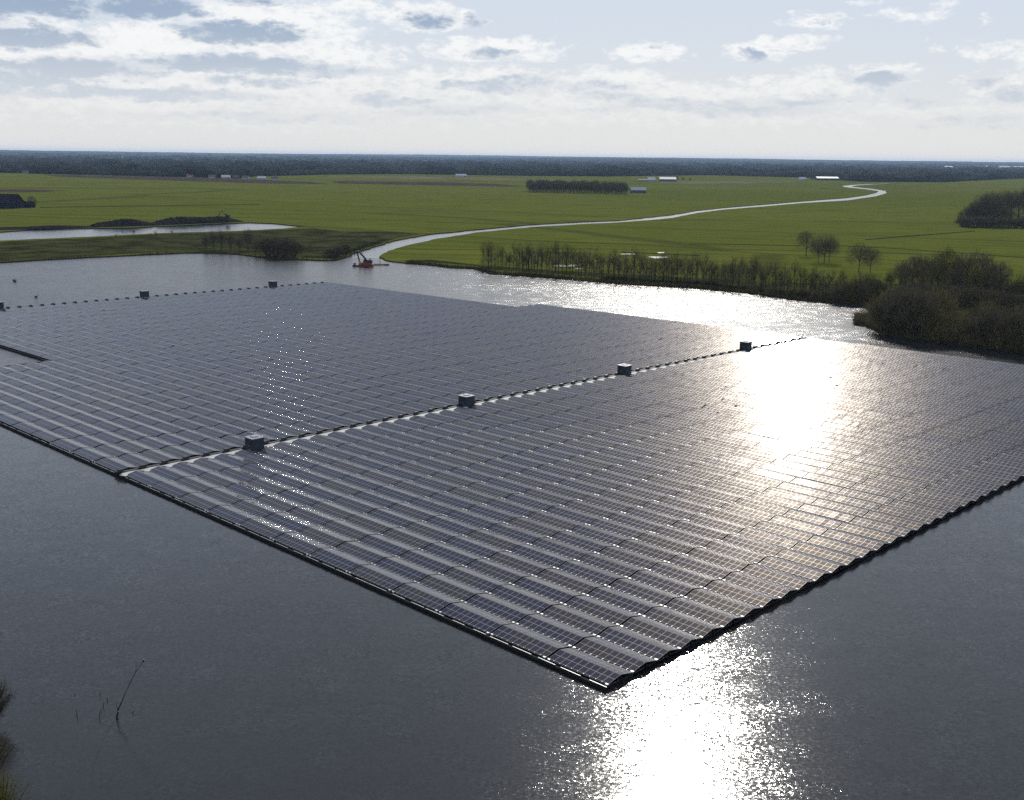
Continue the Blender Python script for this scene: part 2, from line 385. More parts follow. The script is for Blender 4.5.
def triangulate(poly, holes=(), extra=()):
    vs = []; es = []
    for pl in [poly] + list(holes):
        n = len(vs); vs += [Vector(p) for p in pl]; es += [(n + i, n + (i + 1) % len(pl)) for i in range(len(pl))]
    vs += [Vector(p) for p in extra]
    V, E, F, *_ = delaunay_2d_cdt(vs, es, [], 0, 1e-4)
    out = []
    for f in F:
        c = sum((V[i] for i in f), Vector((0, 0))) / len(f)
        if inside(c, poly) and not any(inside(c, h) for h in holes): out.append(tuple(f))
    return [tuple(v) for v in V], out
def sheet(name, poly, z, mat, holes=(), **props):
    V, F = triangulate(poly, holes)
    me = bpy.data.meshes.new(name); me.from_pydata([(x, y, z) for x, y in V], [], F)
    me.materials.append(mat); me.update()
    # make normals point up
    if len(me.polygons) and me.polygons[0].normal.z < 0: me.flip_normals()
    if 'kind' not in props: props['kind'] = 'structure'
    return link(name, me, **props)
FAR = 27000
sheet('ground', [(-FAR, -1500), (FAR, -1500), (FAR, FAR), (-FAR, FAR)], GZ, M_land, holes=[outline, pond])
mouth_a = tuple(at(347, 256.5)); mouth_b = tuple(at(380, 257))
sheet('lake', [tuple(p) for p in lake_w + [mouth_b] + right_w + near], 0.0, M_water)
sheet('river', [tuple(p) for p in [mouth_a] + pts(river_up) + pts(river_dn)], 0.004, M_calm)
sheet('pond', [tuple(p) for p in pts(pond_px)], 0.0, M_calm)
def bank(name, poly, w=1.1, zb=-.7, top=GZ):
    n = len(poly); area = sum(poly[i][0] * poly[(i+1) % n][1] - poly[(i+1) % n][0] * poly[i][1] for i in range(n))
    sg = 1 if area > 0 else -1
    V = []; F = []
    for i in range(n):
        a = np.array(poly[i-1]); b = np.array(poly[(i+1) % n]); d = b - a; d /= max(np.linalg.norm(d), 1e-6)
        nr = np.array([-d[1], d[0]]) * sg; p = np.array(poly[i])
        V += [(p[0], p[1], top), (*(p + nr * w * .45), .2), (*(p + nr * w), zb)]
    for i in range(n):
        j = (i + 1) % n
        F += [(3*i, 3*j, 3*j+1, 3*i+1), (3*i+1, 3*j+1, 3*j+2, 3*i+2)]
    me = bpy.data.meshes.new(name); me.from_pydata(V, [], F); me.materials.append(M_bank); me.update()
    link(name, me, kind='structure')
bank('lake_bank', outline); bank('pond_bank', pond, 1.0)
# rough ground between lake and pond, cloud shadow in its colour; far shore too
def px_sheet(name, px, z, mat, seed=1, step=14, amp=2.0, holes=()):
    return sheet(name, wob(pts(px), amp, step, seed), z, mat, holes=holes)
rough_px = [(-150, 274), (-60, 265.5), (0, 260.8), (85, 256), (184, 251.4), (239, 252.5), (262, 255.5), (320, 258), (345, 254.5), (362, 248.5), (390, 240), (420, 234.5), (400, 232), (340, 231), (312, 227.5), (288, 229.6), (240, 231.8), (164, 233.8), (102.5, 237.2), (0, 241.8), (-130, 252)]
px_sheet('cloud_shaded_rough_ground', rough_px, GZ + .010, M_rough_shade, 4)
px_sheet('shore_verge', [(395, 261), (430, 262.5), (473, 265.5), (494, 270), (551, 273.5), (621, 279), (699, 284), (755, 289), (797, 294), (836, 298), (862, 300), (905, 305), (1024, 310), (1100, 315), (1100, 292), (1024, 286), (960, 283), (880, 284), (830, 284), (755, 281), (621, 274), (551, 270), (494, 266), (430, 259.5)], GZ + .010, M_rough_shade, 6)
# strips of other fields (soil, pasture) lying on the grassland
px_sheet('ploughed_field', [(40, 174.6), (150, 176.2), (250, 179.2), (310, 182.0), (330, 184.2), (270, 183.6), (200, 181.5), (60, 176.8)], GZ + .05, M_soil, 8, 200)
px_sheet('ploughed_field', [(-60, 190), (30, 189.4), (70, 190.6), (40, 192), (-60, 193)], GZ + .03, M_soil, 8, 100)
px_sheet('pasture', [(330, 181), (430, 182), (500, 184), (528, 187), (440, 185.5), (340, 183.6)], GZ + .05, M_soil, 9, 200)
px_sheet('dry_pasture', [(660, 181), (760, 180.6), (800, 182), (740, 184), (660, 183.5)], GZ + .05, M_drygrass, 9, 200)
px_sheet('dry_pasture', [(300, 175.4), (420, 176.2), (512, 178), (620, 180), (512, 180.5), (400, 179)], GZ + .05, M_drygrass, 9, 200)
for k, px in enumerate([[(865, 240.2), (905, 237.0), (950, 233.5), (975, 231.5), (975, 230.9), (950, 232.6), (905, 235.9), (865, 239.3)],
                        [(835, 246), (900, 249), (1024, 258), (1024, 257.4), (900, 248.4), (835, 245.4)],
                        [(620, 252.5), (700, 256), (700, 255), (620, 251.8)],
                        [(40, 207.7), (150, 206.3), (260, 204.6), (260, 204.1), (150, 205.7), (40, 207)],
                        [(690, 244), (800, 246), (800, 245.4), (690, 243.4)]]):
    px_sheet('ditch', px, GZ + .03, M_ditch, 10 + k, 60, .3)
for k, px in enumerate([[(555, 265.2), (575, 264.8), (580, 266), (566, 266.8), (554, 266.2)], [(648, 256.8), (652, 256.4), (668, 256.8), (666, 258), (655, 258.3)],
                        [(620, 253.8), (634, 253.6), (636, 254.3), (622, 254.5)], [(657, 252.3), (664, 252.1), (665, 253), (658, 253.2)],
                        [(575, 268.2), (583, 268), (584, 269), (576, 269)]]):
    px_sheet('flooded_patch', px, GZ + .04, M_puddle, 20 + k, 4, .3)

# ------------------------------------------------------------------ the floating solar array
O0 = np.array([11.572, 118.318])
ta = math.radians(-45.4); tb = math.radians(44.5)
Ad = np.array([math.sin(ta), math.cos(ta)]); Bd = np.array([math.sin(tb), math.cos(tb)])
KK, MM = 1.9e-4, 1.0e-4
def W(a, b): return O0 + Ad * (a - MM * a * b) + Bd * (b - KK * a * b)
def heading(a, b):        # yaw of local x (which runs towards the right corner)
    d = W(a - 1, b) - W(a + 1, b); return math.atan2(d[1], d[0])
PITCH = 4.655; TL = 9.86; GAP0 = 118.4; GAP1 = 121.0; TL2 = 10.13
HX = 4.74
Z0 = .62; TILT = math.radians(12.0); Y0, Y1 = 2.16, .05
ZR = Z0 + (Y0 - Y1) * math.tan(TILT)
def bank_mesh(mb, sgn, r, hx, thick=True, T=None):
    T = T or (lambda x, y, z: (x, y, z)); n = 10; w = 2 * hx / n
    bt = r.random() ** 1.6
    for i in range(n):
        x0 = -hx + i * w + .008; x1 = x0 + w - .016
        j = [r.gauss(0, .0035) for _ in range(2)]
        za = Z0 + j[0]; zb = ZR + j[0] + j[1]; tw = r.gauss(0, .0030)
        ya, yb = -Y0 * sgn, -Y1 * sgn
        P = [(x0, ya, za - tw), (x1, ya, za + tw), (x1, yb, zb + tw), (x0, yb, zb - tw)]
        uv = [(i, 0), (i + 1, 0), (i + 1, 1), (i, 1)]
        if sgn < 0: P = P[::-1]; uv = uv[::-1]
        tone = min(1, max(0, bt * .8 + r.gauss(0, .18)))
        mb.quad(*[T(*p) for p in P], uv=uv, tone=tone)
        if thick:
            lo = [(p[0], p[1], p[2] - .04) for p in P]
            for k in range(4):
                k2 = (k + 1) % 4; mb.quad(T(*lo[k]), T(*lo[k2]), T(*P[k2]), T(*P[k]), uv=[(0, 0)] * 4)
            mb.quad(*[T(*p) for p in lo[::-1]], uv=[(0, 0)] * 4)
def rods(mb, T, hx):
    n = 10; w = 2 * hx / n; r_ = .022
    for i in range(1, n):
        x = -hx + i * w; pr = [(x - r_, -.004), (x - r_ * .6, r_ * .75), (x + r_ * .6, r_ * .75), (x + r_, -.004)]
        q = len(mb.v)
        for (y, z) in ((Y0 - .01, Z0), (Y1 + .01, ZR)):
            for (px_, pz) in pr: mb.v.append(T(px_, y, z + pz))
        for k in range(3):
            mb.f.append((q + k, q + k + 1, q + 5 + k, q + 4 + k)[::-1]); mb.uv += [(0, 0)] * 4; mb.tone.append(-1)
VAR = []
for k in range(10):
    r = random.Random(100 + k); d = {}
    for nm, sg in (('n', 1), ('f', -1)):
        mb = MB(); bank_mesh(mb, sg, r, HX)
        if sg < 0: rods(mb, lambda x, y, z: (x, y, z), HX)
        me_ = mb.mesh('panel_bank', M_panel, attrs=True); me_.materials.append(M_rod)
        me_.polygons.foreach_set('material_index', [1 if t < 0 else 0 for t in mb.tone]); me_.polygons.foreach_set('use_smooth', [t < 0 for t in mb.tone]); d[nm] = me_
    VAR.append(d)
def frame_mesh():
    mb = MB()
    for x in (-HX + .1, -HX / 3, HX / 3, HX - .1):
        for s in (-1, 1):
            mb.bar((x, s * Y0 * .96, Z0 - .08), (x, s * .03, ZR - .08), .07, .09)
            mb.bar((x, s * 1.9, .3), (x, s * 1.9, Z0 - .05), .07); mb.bar((x, s * .5, .3), (x, s * .1, ZR - .1), .07)
        mb.bar((x, -2.15, .34), (x, 2.15, .34), .08)
    for y in (-2.0, 2.0): mb.bar((-HX, y, Z0 - .12), (HX, y, Z0 - .12), .06)
    mb.bar((-HX, 0, ZR - .14), (HX, 0, ZR - .14), .07)
    return mb.mesh('support_frame', M_frame)
def rail_mesh(s):
    mb = MB(); y = s * (Y0 + .05)
    mb.box(-HX, HX, min(y, y + .05 * s), max(y, y + .05 * s), Z0 - .13, Z0 - .10)
    for i in range(11):
        x = -HX + i * (2 * HX / 10); mb.box(x - .05, x + .05, min(y, y + .07 * s), max(y, y + .07 * s), Z0 - .04, Z0 + .03)
    for x in (-HX + .2, HX - .2): mb.box(x - .16, x + .16, min(y, y + .2 * s), max(y, y + .2 * s), Z0 - .2, Z0 + .02)
    return mb.mesh('eave_rail', M_rail)
def float_mesh(y):
    mb = MB(); mb.tube([(-HX + .02, y, .1), (-HX + .12, y, .1), (HX - .12, y, .1), (HX - .02, y, .1)], [.18, .27, .27, .18], 8)
    return mb.mesh('float', M_float, smooth=False)
ME_frame = frame_mesh(); ME_rail = [rail_mesh(-1), rail_mesh(1)]; ME_float = [float_mesh(-1.5), float_mesh(1.5)]

def end_mesh():
    mb = MB(); r = random.Random(4)
    for q in range(9):
        y = -2.1 + q * .5; z = .18 + (2.2 - abs(y)) * .10
        mb.hexa([(HX - .1, y, -.1), (HX + .22, y + .05, -.1), (HX + .22, y + .45, -.1), (HX - .1, y + .48, -.1), (HX - .1, y, z), (HX + r.uniform(.05, .18), y + .06, z - r.uniform(.0, .2)), (HX + r.uniform(.05, .18), y + .42, z - r.uniform(0, .2)), (HX - .1, y + .48, z)])
    return mb.mesh('end_float', M_float)
ME_end = end_mesh()
tables = []
for r_ in range(54):
    for i in range(36):
        if i < 12: a = (i + .5) * TL
        else:
            a = GAP1 + (i - 12 + .5) * TL2
            if i >= 24 and (r_ < 9 or r_ >= 51): continue
        tables.append((i, r_, a, (r_ + .5) * PITCH))
def seen(a, b):
    p = W(a, b); x, y = proj((p[0], p[1], .8)); return -6 < x < 1030 and -5 < y < 805
def size(t):
    p = W(t[2], t[3]); return (p[0] ** 2 + p[1] ** 2 + H * H)
cand = sorted([t for t in tables if seen(t[2], t[3])], key=size)
near_set = set((t[0], t[1]) for t in cand[:298])
rt = random.Random(55)
proto = None
def place_table(root_o, i, r_, a, b):
    p = W(a, b); root_o.location = (p[0], p[1], rt.uniform(-.025, .025))
    root_o.rotation_euler = (rt.gauss(0, .0030), rt.gauss(0, .0022), heading(a, b) + rt.gauss(0, .0008))
    root_o.scale = (1, 1, 1)
    row = 'front row' if r_ == 0 else ordn(r_ + 1) + ' row'
    if i < 12: pos = (ordn(i + 1) + ' from its right end') if i else 'at its right end'
    else: pos = (ordn(i - 11) + ' left of the walkway') if i > 12 else 'just left of the walkway'
    root_o['label'] = 'floating solar table in the ' + (row if r_ == 0 else row + ' back') + ', ' + pos
    root_o['category'] = 'solar table'; root_o['group'] = 'solar tables floating in rows on the lake'
def make_table():
    o = link('solar_table', None)
    link('panel_bank', VAR[0]['n'], o); link('panel_bank', VAR[0]['f'], o)
    link('support_frame', ME_frame, o)
    for m_ in ME_rail: link('eave_rail', m_, o)
    for m_ in ME_float: link('float', m_, o)
    return o
for (i, r_, a, b) in cand[:298]:
    if proto is None:
        proto = make_table(); o = proto; kids = list(o.children)
    else:
        o = proto.copy(); COL.objects.link(o); kids = []
        for ch in proto.children:
            c = ch.copy(); COL.objects.link(c); c.parent = o; kids.append(c)
    v = rt.choice(VAR); v2 = rt.choice(VAR); n = 0
    for c in kids:
        if c.data.name.startswith('panel_bank'):
            c.data = v['n'] if n == 0 else v2['f']; n += 1
    if i == 0: link('end_float', ME_end, o)
    place_table(o, i, r_, a, b)
# all remaining tables as one body
mb = MB(); rf = random.Random(77)
def T_of(a, b):
    p = W(a, b); h = heading(a, b); c, s = math.cos(h), math.sin(h)
    rx, ry = rf.gauss(0, .0030), rf.gauss(0, .0022); dz = rf.uniform(-.02, .02)
    return lambda x, y, z: (p[0] + c * x - s * y, p[1] + s * x + c * y, z + dz + rx * y - ry * x)
frame_part = MB()
for (i, r_, a, b) in tables:
    if (i, r_) in near_set: continue
    T = T_of(a, b)
    hx = HX + (.12 if i >= 12 else 0)
    bank_mesh(mb, 1, rf, hx, False, T); bank_mesh(mb, -1, rf, hx, False, T); rods(mb, T, hx)
    for s in (-1, 1):
        def hx8(x0, x1, y0, y1, zf, th):
            P = [T(x0, y0, zf(y0) - th), T(x1, y0, zf(y0) - th), T(x1, y1, zf(y1) - th), T(x0, y1, zf(y1) - th), T(x0, y0, zf(y0)), T(x1, y0, zf(y0)), T(x1, y1, zf(y1)), T(x0, y1, zf(y1))]
            frame_part.hexa(P)
        zf = lambda y: Z0 - .012 + (Y0 - abs(y)) * math.tan(TILT)
        ya, yb = sorted((s * Y0, s * Y1)); hx8(-hx, hx, ya, yb, zf, .06)
        frame_part.hexa([T(*q) for q in ((-hx, s*1.5-.25, -.1), (hx, s*1.5-.25, -.1), (hx, s*1.5+.25, -.1), (-hx, s*1.5+.25, -.1), (-hx, s*1.5-.25, .34), (hx, s*1.5-.25, .34), (hx, s*1.5+.25, .34), (-hx, s*1.5+.25, .34))])
me = bpy.data.meshes.new('solar_array')
nv = len(mb.v); V = mb.v + frame_part.v; F = mb.f + [tuple(nv + q for q in f) for f in frame_part.f]
me.from_pydata(V, [], F); me.materials.append(M_panel); me.materials.append(M_float); me.materials.append(M_rod)
u = me.uv_layers.new(name='uv'); u.data.foreach_set('uv', np.array(mb.uv + frame_part.uv, dtype=np.float32).ravel())
t_ = me.attributes.new('tone', 'FLOAT', 'FACE'); t_.data.foreach_set('value', np.array(mb.tone + frame_part.tone, dtype=np.float32))
me.polygons.foreach_set('material_index', [2 if t < 0 else 0 for t in mb.tone] + [1] * len(frame_part.f)); me.polygons.foreach_set('use_smooth', [t < 0 for t in mb.tone] + [False] * len(frame_part.f)); me.update()
link('solar_array', me, kind='stuff', label='dark floating solar tables filling the lake behind the nearest rows', category='solar tables')

# edge floats: black pipe along the front and the right edge, white rail on top
def edge_pipe(name, ab, rad, label, z=.12, toprail=False):
    o = root(name, (*W(*ab[0]), 0), 0, label, 'float'); base = W(*ab[0])
    mb = MB(); P = [(*(W(*q) - base), z) for q in ab]; mb.tube(P, rad, 8); link('pipe', mb.mesh('pipe', M_float, True), o)
    if toprail:
        rr = random.Random(3)
        for q in range(len(P) - 1):
            A_, B_ = Vector(P[q]), Vector(P[q + 1]); B_ = A_ + (B_ - A_) * rr.uniform(.55, .97)
            up = Vector((0, 0, rad + .05)); rm = MB(); rm.bar(A_ + up, B_ + up, .08, .04); link('top_rail', rm.mesh('top_rail', M_rail), o)
edge_pipe('float_pipe', [(a, -.45) for a in np.arange(0, 245, 4.0)], .30, 'long black float pipe edging the front row of solar tables', .15, True)
edge_pipe('float_pipe', [(245.5, b) for b in np.arange(0, 42, 4.0)], .30, 'short black float pipe beside the open water notch', .08)
edge_pipe('float_pipe', [(a, 41.2) for a in np.arange(246, 367, 4.0)], .36, 'black float pipe along the water notch at the left', .15)

# walkways
def walkway(a0, a1, b0, b1, label, white_tongues):
    base = W((a0 + a1) / 2, b0)
    o = root('floating_walkway', (base[0], base[1], 0), 0, label, 'walkway')
    def P(a, b, z): q = W(a, b) - base; return (q[0], q[1], z)
    dk = MB(); b = b0; rr = random.Random(5)
    am = a0 + (a1 - a0) * .60
    while b < b1 - .5:
        e = min(b + PITCH, b1)
        dk.hexa([P(a0, b, .25), P(am, b, .25), P(am, e - .06, .25), P(a0, e - .06, .25), P(a0, b, .60), P(am, b, .60), P(am, e - .06, .60), P(a0, e - .06, .60)][::1])
        if white_tongues:
            t0 = b - .45; dk.hexa([P(a0 - 1.5, t0, .70), P(a0 - .02, t0 - .5, .66), P(a0 - .02, t0 + .9, .66), P(a0 - .8, t0 + .75, .70),
                                   P(a0 - 1.5, t0, .78), P(a0 - .02, t0 - .5, .78), P(a0 - .02, t0 + .9, .78), P(a0 - .8, t0 + .75, .78)])
        b = e
    link('deck', dk.mesh('deck', M_deck), o)
    cb = MB(); b = b0
    while b < b1 - .5:
        e = min(b + PITCH, b1)
        cb.hexa([P(am + .05, b, .2), P(a1 - .1, b, .2), P(a1 - .1, e, .2), P(am + .05, e, .2), P(am + .05, b, .70), P(a1 - .1, b, .70), P(a1 - .1, e, .70), P(am + .05, e, .70)])
        b = e
    link('cable_tray', cb.mesh('cable_tray', M_cable), o)
walkway(GAP0 - .1, GAP1 + .05, 0, 54 * PITCH, 'long pale floating walkway running up between the two blocks of solar tables', True)
AE = GAP1 + 24 * TL2
walkway(AE + .1, AE + 1.9, 41.9, 51 * PITCH, 'dark floating walkway along the far left ends of the rows', False)

def small_float(a, b, label, group, w=1.5):
    base = W(a, b); o = root('junction_box', (base[0], base[1], .5), heading(a, b), label, 'junction box', group)
    m1 = MB(); m1.box(-w * .5, w * .5, -.9, .9, 0, .22); link('base_plate', m1.mesh('base_plate', M_float), o)
    m2 = MB(); m2.hexa([(-w*.32, -.6, .22), (w*.32, -.6, .22), (w*.32, .6, .22), (-w*.32, .6, .22), (-w*.24, -.45, .75), (w*.24, -.45, .75), (w*.24, .45, .75), (-w*.24, .45, .75)])
    link('box', m2.mesh('box', M_dark), o)
    return o
def copy_thing(src, a, b, label, z):
    p = W(a, b); o = src.copy(); COL.objects.link(o); o.location = (p[0], p[1], z); o.rotation_euler = (0, 0, heading(a, b)); o['label'] = label
    for ch in src.children:
        c = ch.copy(); COL.objects.link(c); c.parent = o
    return o
src = None
for k in range(9, 51):
    b = (k + .1) * PITCH
    lab = 'small dark junction box on the far left walkway, %s from its front' % ordn(k - 8)
    if src is None: src = small_float(AE + .6, b, lab, 'junction boxes on the far left walkway', 1.9)
    else: copy_thing(src, AE + .6, b, lab, .5)
src = None
for k in range(0, 54):
    b = (k + .02) * PITCH
    lab = 'small dark junction box beside the central walkway, %s from the front' % ordn(k + 1)
    if src is None: src = small_float(GAP1 - .6, b, lab, 'junction boxes beside the central walkway', 1.1)
    else: copy_thing(src, GAP1 - .6, b, lab, .5)

# transformer cabins
def cabin(a, b, label, group):
    base = W(a, b); o = root('transformer_cabin', (base[0], base[1], 0), heading(a, b), label, 'transformer cabin', group)
    hx, hy = 1.45, 1.35
    m = MB(); m.box(-hx - .5, hx + .5, -hy - .5, hy + .5, -.15, .62); link('pontoon', m.mesh('pontoon', M_float), o)
    m = MB(); m.box(-hx, hx, -hy, hy, .624, 3.1); link('body', m.mesh('body', M_cabin), o)
    m = MB(); m.box(-hx - .12, hx + .12, -hy - .12, hy + .12, 3.104, 3.24)
    m.hexa([(-hx * .5, -hy * .5, 3.24), (hx * .5, -hy * .5, 3.24), (hx * .5, hy * .5, 3.24), (-hx * .5, hy * .5, 3.24), (-hx * .4, -hy * .4, 3.42), (hx * .4, -hy * .4, 3.42), (hx * .4, hy * .4, 3.42), (-hx * .4, hy * .4, 3.42)])
    link('roof', m.mesh('roof', M_cabinroof), o)
    for x0, x1 in ((-1.25, -.05), (.05, 1.25)):
        m = MB(); m.box(x0, x1, -hy - .05, -hy - .004, .75, 2.9)
        for q in range(9): m.box(x0 + .15, x1 - .15, -hy - .09, -hy - .052, 1.7 + q * .12, 1.76 + q * .12)
        d = link('door', m.mesh('door', M_louvre), o)
        hm = MB(); hm.bar((x1 - .1 if x0 < 0 else x0 + .1, -hy - .10, 1.5), (x1 - .1 if x0 < 0 else x0 + .1, -hy - .10, 1.8), .05); link('handle', hm.mesh('handle', M_rail), d)
    m = MB()
    for q in range(12): m.box(-hx - .05, -hx - .004, -.9, .9, 1.0 + q * .15, 1.08 + q * .15)
    link('vent', m.mesh('vent', M_louvre), o)
    return o
names = ['nearest of the four', 'second nearest of the four', 'third from the front of the four', 'farthest of the four']
for k, (a, b) in enumerate(((118.2, 28.7), (119.3, 89.9), (119.8, 151.6), (120.6, 214.2))):
    cabin(a, b, 'dark blue-grey transformer cabin on the central walkway, ' + names[k], 'transformer cabins on the central walkway')
for k, b in enumerate((76.5, 139.5, 205.5)):
    cabin(AE + 1.6, b, 'dark transformer cabin at the far left edge, ' + ['leftmost, cut by the photo edge', 'middle of three', 'rightmost of three'][k], 'transformer cabins on the far left walkway')

# ------------------------------------------------------------------ trees
def tree_meshes(kind, seed):
    r = random.Random(seed); g = np.random.default_rng(seed)
    tr = MB()
    if kind == 'oak':   h, cw, ch, c0, n, limbs = 13, 6.8, 5.4, 7.6, 3300, 12
    elif kind == 'row': h, cw, ch, c0, n, limbs = 12, 1.9, 6.0, 6.2, 400, 8
    elif kind == 'grove': h, cw, ch, c0, n, limbs = 15, 3.4, 7.2, 7.4, 2900, 10
    tips = []; tw = .013 if kind == 'row' else .020
    lean = (r.uniform(-.4, .4), r.uniform(-.4, .4))
    tr.tube([(0, 0, -.5), (lean[0] * .3, lean[1] * .3, h * .3), (lean[0], lean[1], h * .62), (lean[0] * 1.5, lean[1] * 1.5, h * .92)], [h * tw, h * tw * .75, h * tw * .5, .03], 6)
    for k in range(limbs):
        t = k * 2.4 + r.uniform(-.4, .4); z0 = h * r.uniform(.18 if kind != 'oak' else .25, .65)
        el = r.uniform(.3, 1.1); ln = cw * r.uniform(.7, 1.0) 
        e = np.array([math.cos(t) * ln * math.cos(el) * 1.1, math.sin(t) * ln * math.cos(el) * 1.1, 0]); zt = min(h * .96, z0 + ln * math.sin(el) * 1.3 + h * .1)
        tr.tube([(0, 0, z0), (e[0] * .5, e[1] * .5, z0 + (zt - z0) * .4), (e[0], e[1], zt)], [h * .009, h * .006, .03], 4, False)
        tips.append((e[0], e[1], zt)); tips.append((e[0] * .6, e[1] * .6, z0 + (zt - z0) * .55))
    # twig clumps
    nc = 34 if kind != 'row' else 16
    cent = []
    for _ in range(nc):
        v = g.normal(size=3); v /= np.linalg.norm(v); q = r.uniform(.45, .95)
        cent.append((v[0] * cw * q, v[1] * cw * q, c0 + v[2] * ch * q))
    cent += tips; cent = np.array(cent)
    idx = g.integers(0, len(cent), n); sg = cw * (.24 if kind != 'row' else .3)
    P = cent[idx] + g.normal(size=(n, 3)) * sg * np.array([1, 1, 1.1])
    e = ((P[:, 0] / cw) ** 2 + (P[:, 1] / cw) ** 2 + ((P[:, 2] - c0) / ch) ** 2); P = P[e < 1.25]
    P = P[P[:, 2] > h * (.2 if kind == 'oak' else .04)]; n = len(P)
    D = P - np.array([0, 0, h * .35]); D /= np.linalg.norm(D, axis=1)[:, None]
    D = D + g.normal(size=(n, 3)) * .55 + np.array([0, 0, .45]); D /= np.linalg.norm(D, axis=1)[:, None]
    D *= g.uniform(.6, 1.7, n)[:, None]
    Wd = np.cross(D, g.normal(size=(n, 3))); Wd /= np.linalg.norm(Wd, axis=1)[:, None]; Wd *= g.uniform(.05, .12, n)[:, None]
    cr = MB(); cr.slivers(P, D, Wd)
    return tr, cr
def bush_meshes(seed, rad=5.0, h=6.5, n=5200):
    r = random.Random(seed); g = np.random.default_rng(seed); tr = MB()
    for k in range(14):
        t = r.uniform(0, 6.28); q = r.uniform(.3, .85) * rad
        tr.tube([(math.cos(t) * .3, math.sin(t) * .3, -.5), (math.cos(t) * q * .5, math.sin(t) * q * .5, h * .4), (math.cos(t) * q, math.sin(t) * q, h * r.uniform(.6, .85))], [.12, .08, .02], 4, False)
    cent = []
    for _ in range(26):
        t = r.uniform(0, 6.28); el = r.uniform(0, 1.5); q = r.uniform(.55, .9)
        cent.append((math.cos(t) * math.cos(el) * rad * q, math.sin(t) * math.cos(el) * rad * q, h * .12 + math.sin(el) * h * .8 * q))
    cent = np.array(cent)
    P = cent[g.integers(0, len(cent), n)] + g.normal(size=(n, 3)) * rad * .2
    P = P[P[:, 2] > -.2]; n = len(P)
    D = P * np.array([.5, .5, .8]) + np.array([0, 0, 1.5]); D /= np.linalg.norm(D, axis=1)[:, None]
    D = D + g.normal(size=(n, 3)) * .4; D /= np.linalg.norm(D, axis=1)[:, None]; D *= g.uniform(.5, 1.4, n)[:, None]
    Wd = np.cross(D, g.normal(size=(n, 3))); Wd /= np.linalg.norm(Wd, axis=1)[:, None]; Wd *= g.uniform(.06, .14, n)[:, None]
    cr = MB(); cr.slivers(P, D, Wd)
    return tr, cr
LIB = {}
for kind, mats in (('oak', (M_twig,)), ('row', (M_twig, M_twig_g)), ('grove', (M_twig, M_twig_g))):
    LIB[kind] = []
    for mi, mt in enumerate(mats):
        for s in range(3):
            a_, b_ = tree_meshes(kind, 10 * mi + s + hash(kind) % 1 + len(kind) * 31)
            LIB[kind].append((a_.mesh('trunk', M_bark), b_.mesh('crown', mt)))
LIB['bush'] = []
for s in range(4):
    a_, b_ = bush_meshes(50 + s); LIB['bush'].append((a_.mesh('stems', M_bark), b_.mesh('crown', (M_willow, M_twig, M_willow, M_twig_g)[s])))
tr_r = random.Random(12)
def plant(kind, name, x, y, h_px, label, cat, group=None, wscale=1.0, var=None, base_h=None):
    p = at(x, y); hh = h_px * mpp(x, y) * 1.03
    bh = {'oak': 13.6, 'row': 12.6, 'grove': 15.6, 'bush': 7.6}[kind]; s = hh / bh
    o = root(name, (p[0], p[1], GZ - .05), tr_r.uniform(0, 6.28), label, cat, group); o.scale = (s * wscale, s * wscale, s)
    t_, c_ = LIB[kind][tr_r.randrange(len(LIB[kind])) if var is None else var]
    link('stems' if kind == 'bush' else 'trunk', t_, o); link('crown', c_, o)
    return o
# lone field trees
for k, (x, y, h_, ws, lab) in enumerate([
        (806, 255.5, 22.5, 1.02, 'bare spreading oak standing alone at left of the field group'),
        (818, 262, 20, .8, 'left stem of the cluster of bare oaks beside the lone oak'),
        (824, 263, 27, .95, 'tallest middle oak of the bare cluster in the field'),
        (829, 262.5, 22, .8, 'right oak of the bare cluster in the green field'),
        (858.5, 273, 28, .85, 'bare oak by the field track, left of a pair'),
        (870, 273, 23, .9, 'lower bare oak at right of the pair by the track')]):
    plant('oak', 'oak_tree', x, y, h_, lab, 'tree', wscale=ws)
# the row of thin trees along the far shore
def shore_y(x):
    P = [p for p in shore_right]; 
    for (x0, y0), (x1, y1) in zip(P, P[1:]):
        if x0 <= x <= x1: return y0 + (y1 - y0) * (x - x0) / (x1 - x0)
    return P[-1][1]
x = 484; row = []
while x < 872:
    row.append((x + tr_r.uniform(-1.5, 1.5), tr_r.random())); x += tr_r.uniform(1.9, 3.3)
for k, (x, u_) in enumerate(row):
    y = shore_y(x) - 1.5 - u_ * 5
    hp = tr_r.uniform(24, 33) * (1 if x < 800 else .9)
    if 495 < x < 510 or tr_r.random() < .1: hp *= .8
    plant('row', 'shore_tree', x, y, hp, 'slender bare tree of the far shoreline row, %s from its left end' % ordn(k + 1), 'tree', 'slender bare trees along the far shore', wscale=tr_r.uniform(.85, 1.25))
# right-hand grove behind the willow thicket
gr = [(900, 288, 34), (905, 296, 30), (912, 290, 38), (921, 293, 40), (930, 296, 46), (936, 300, 40), (944, 298, 50), (952, 303, 50), (958, 299, 52), (965, 303, 54), (972, 306, 52), (979, 300, 48), (985, 306, 50), (992, 303, 46), (998, 308, 44), (1006, 306, 30), (1013, 303, 24), (1020, 308, 34), (1026, 303, 30), (890, 292, 24), (1036, 310, 36), (1048, 306, 34)]
gr = [(x, y, h_ * tr_r.uniform(.75, 1.08)) for x, y, h_ in gr]
for k, (x, y, h_) in enumerate(gr):
    plant('grove', 'grove_tree', x, y, h_, 'tall bare tree of the right-hand grove behind the thicket, %s tree from its left' % ordn(sorted(g_[0] for g_ in gr).index(x) + 1), 'tree', 'bare trees of the right-hand grove', wscale=1.1)
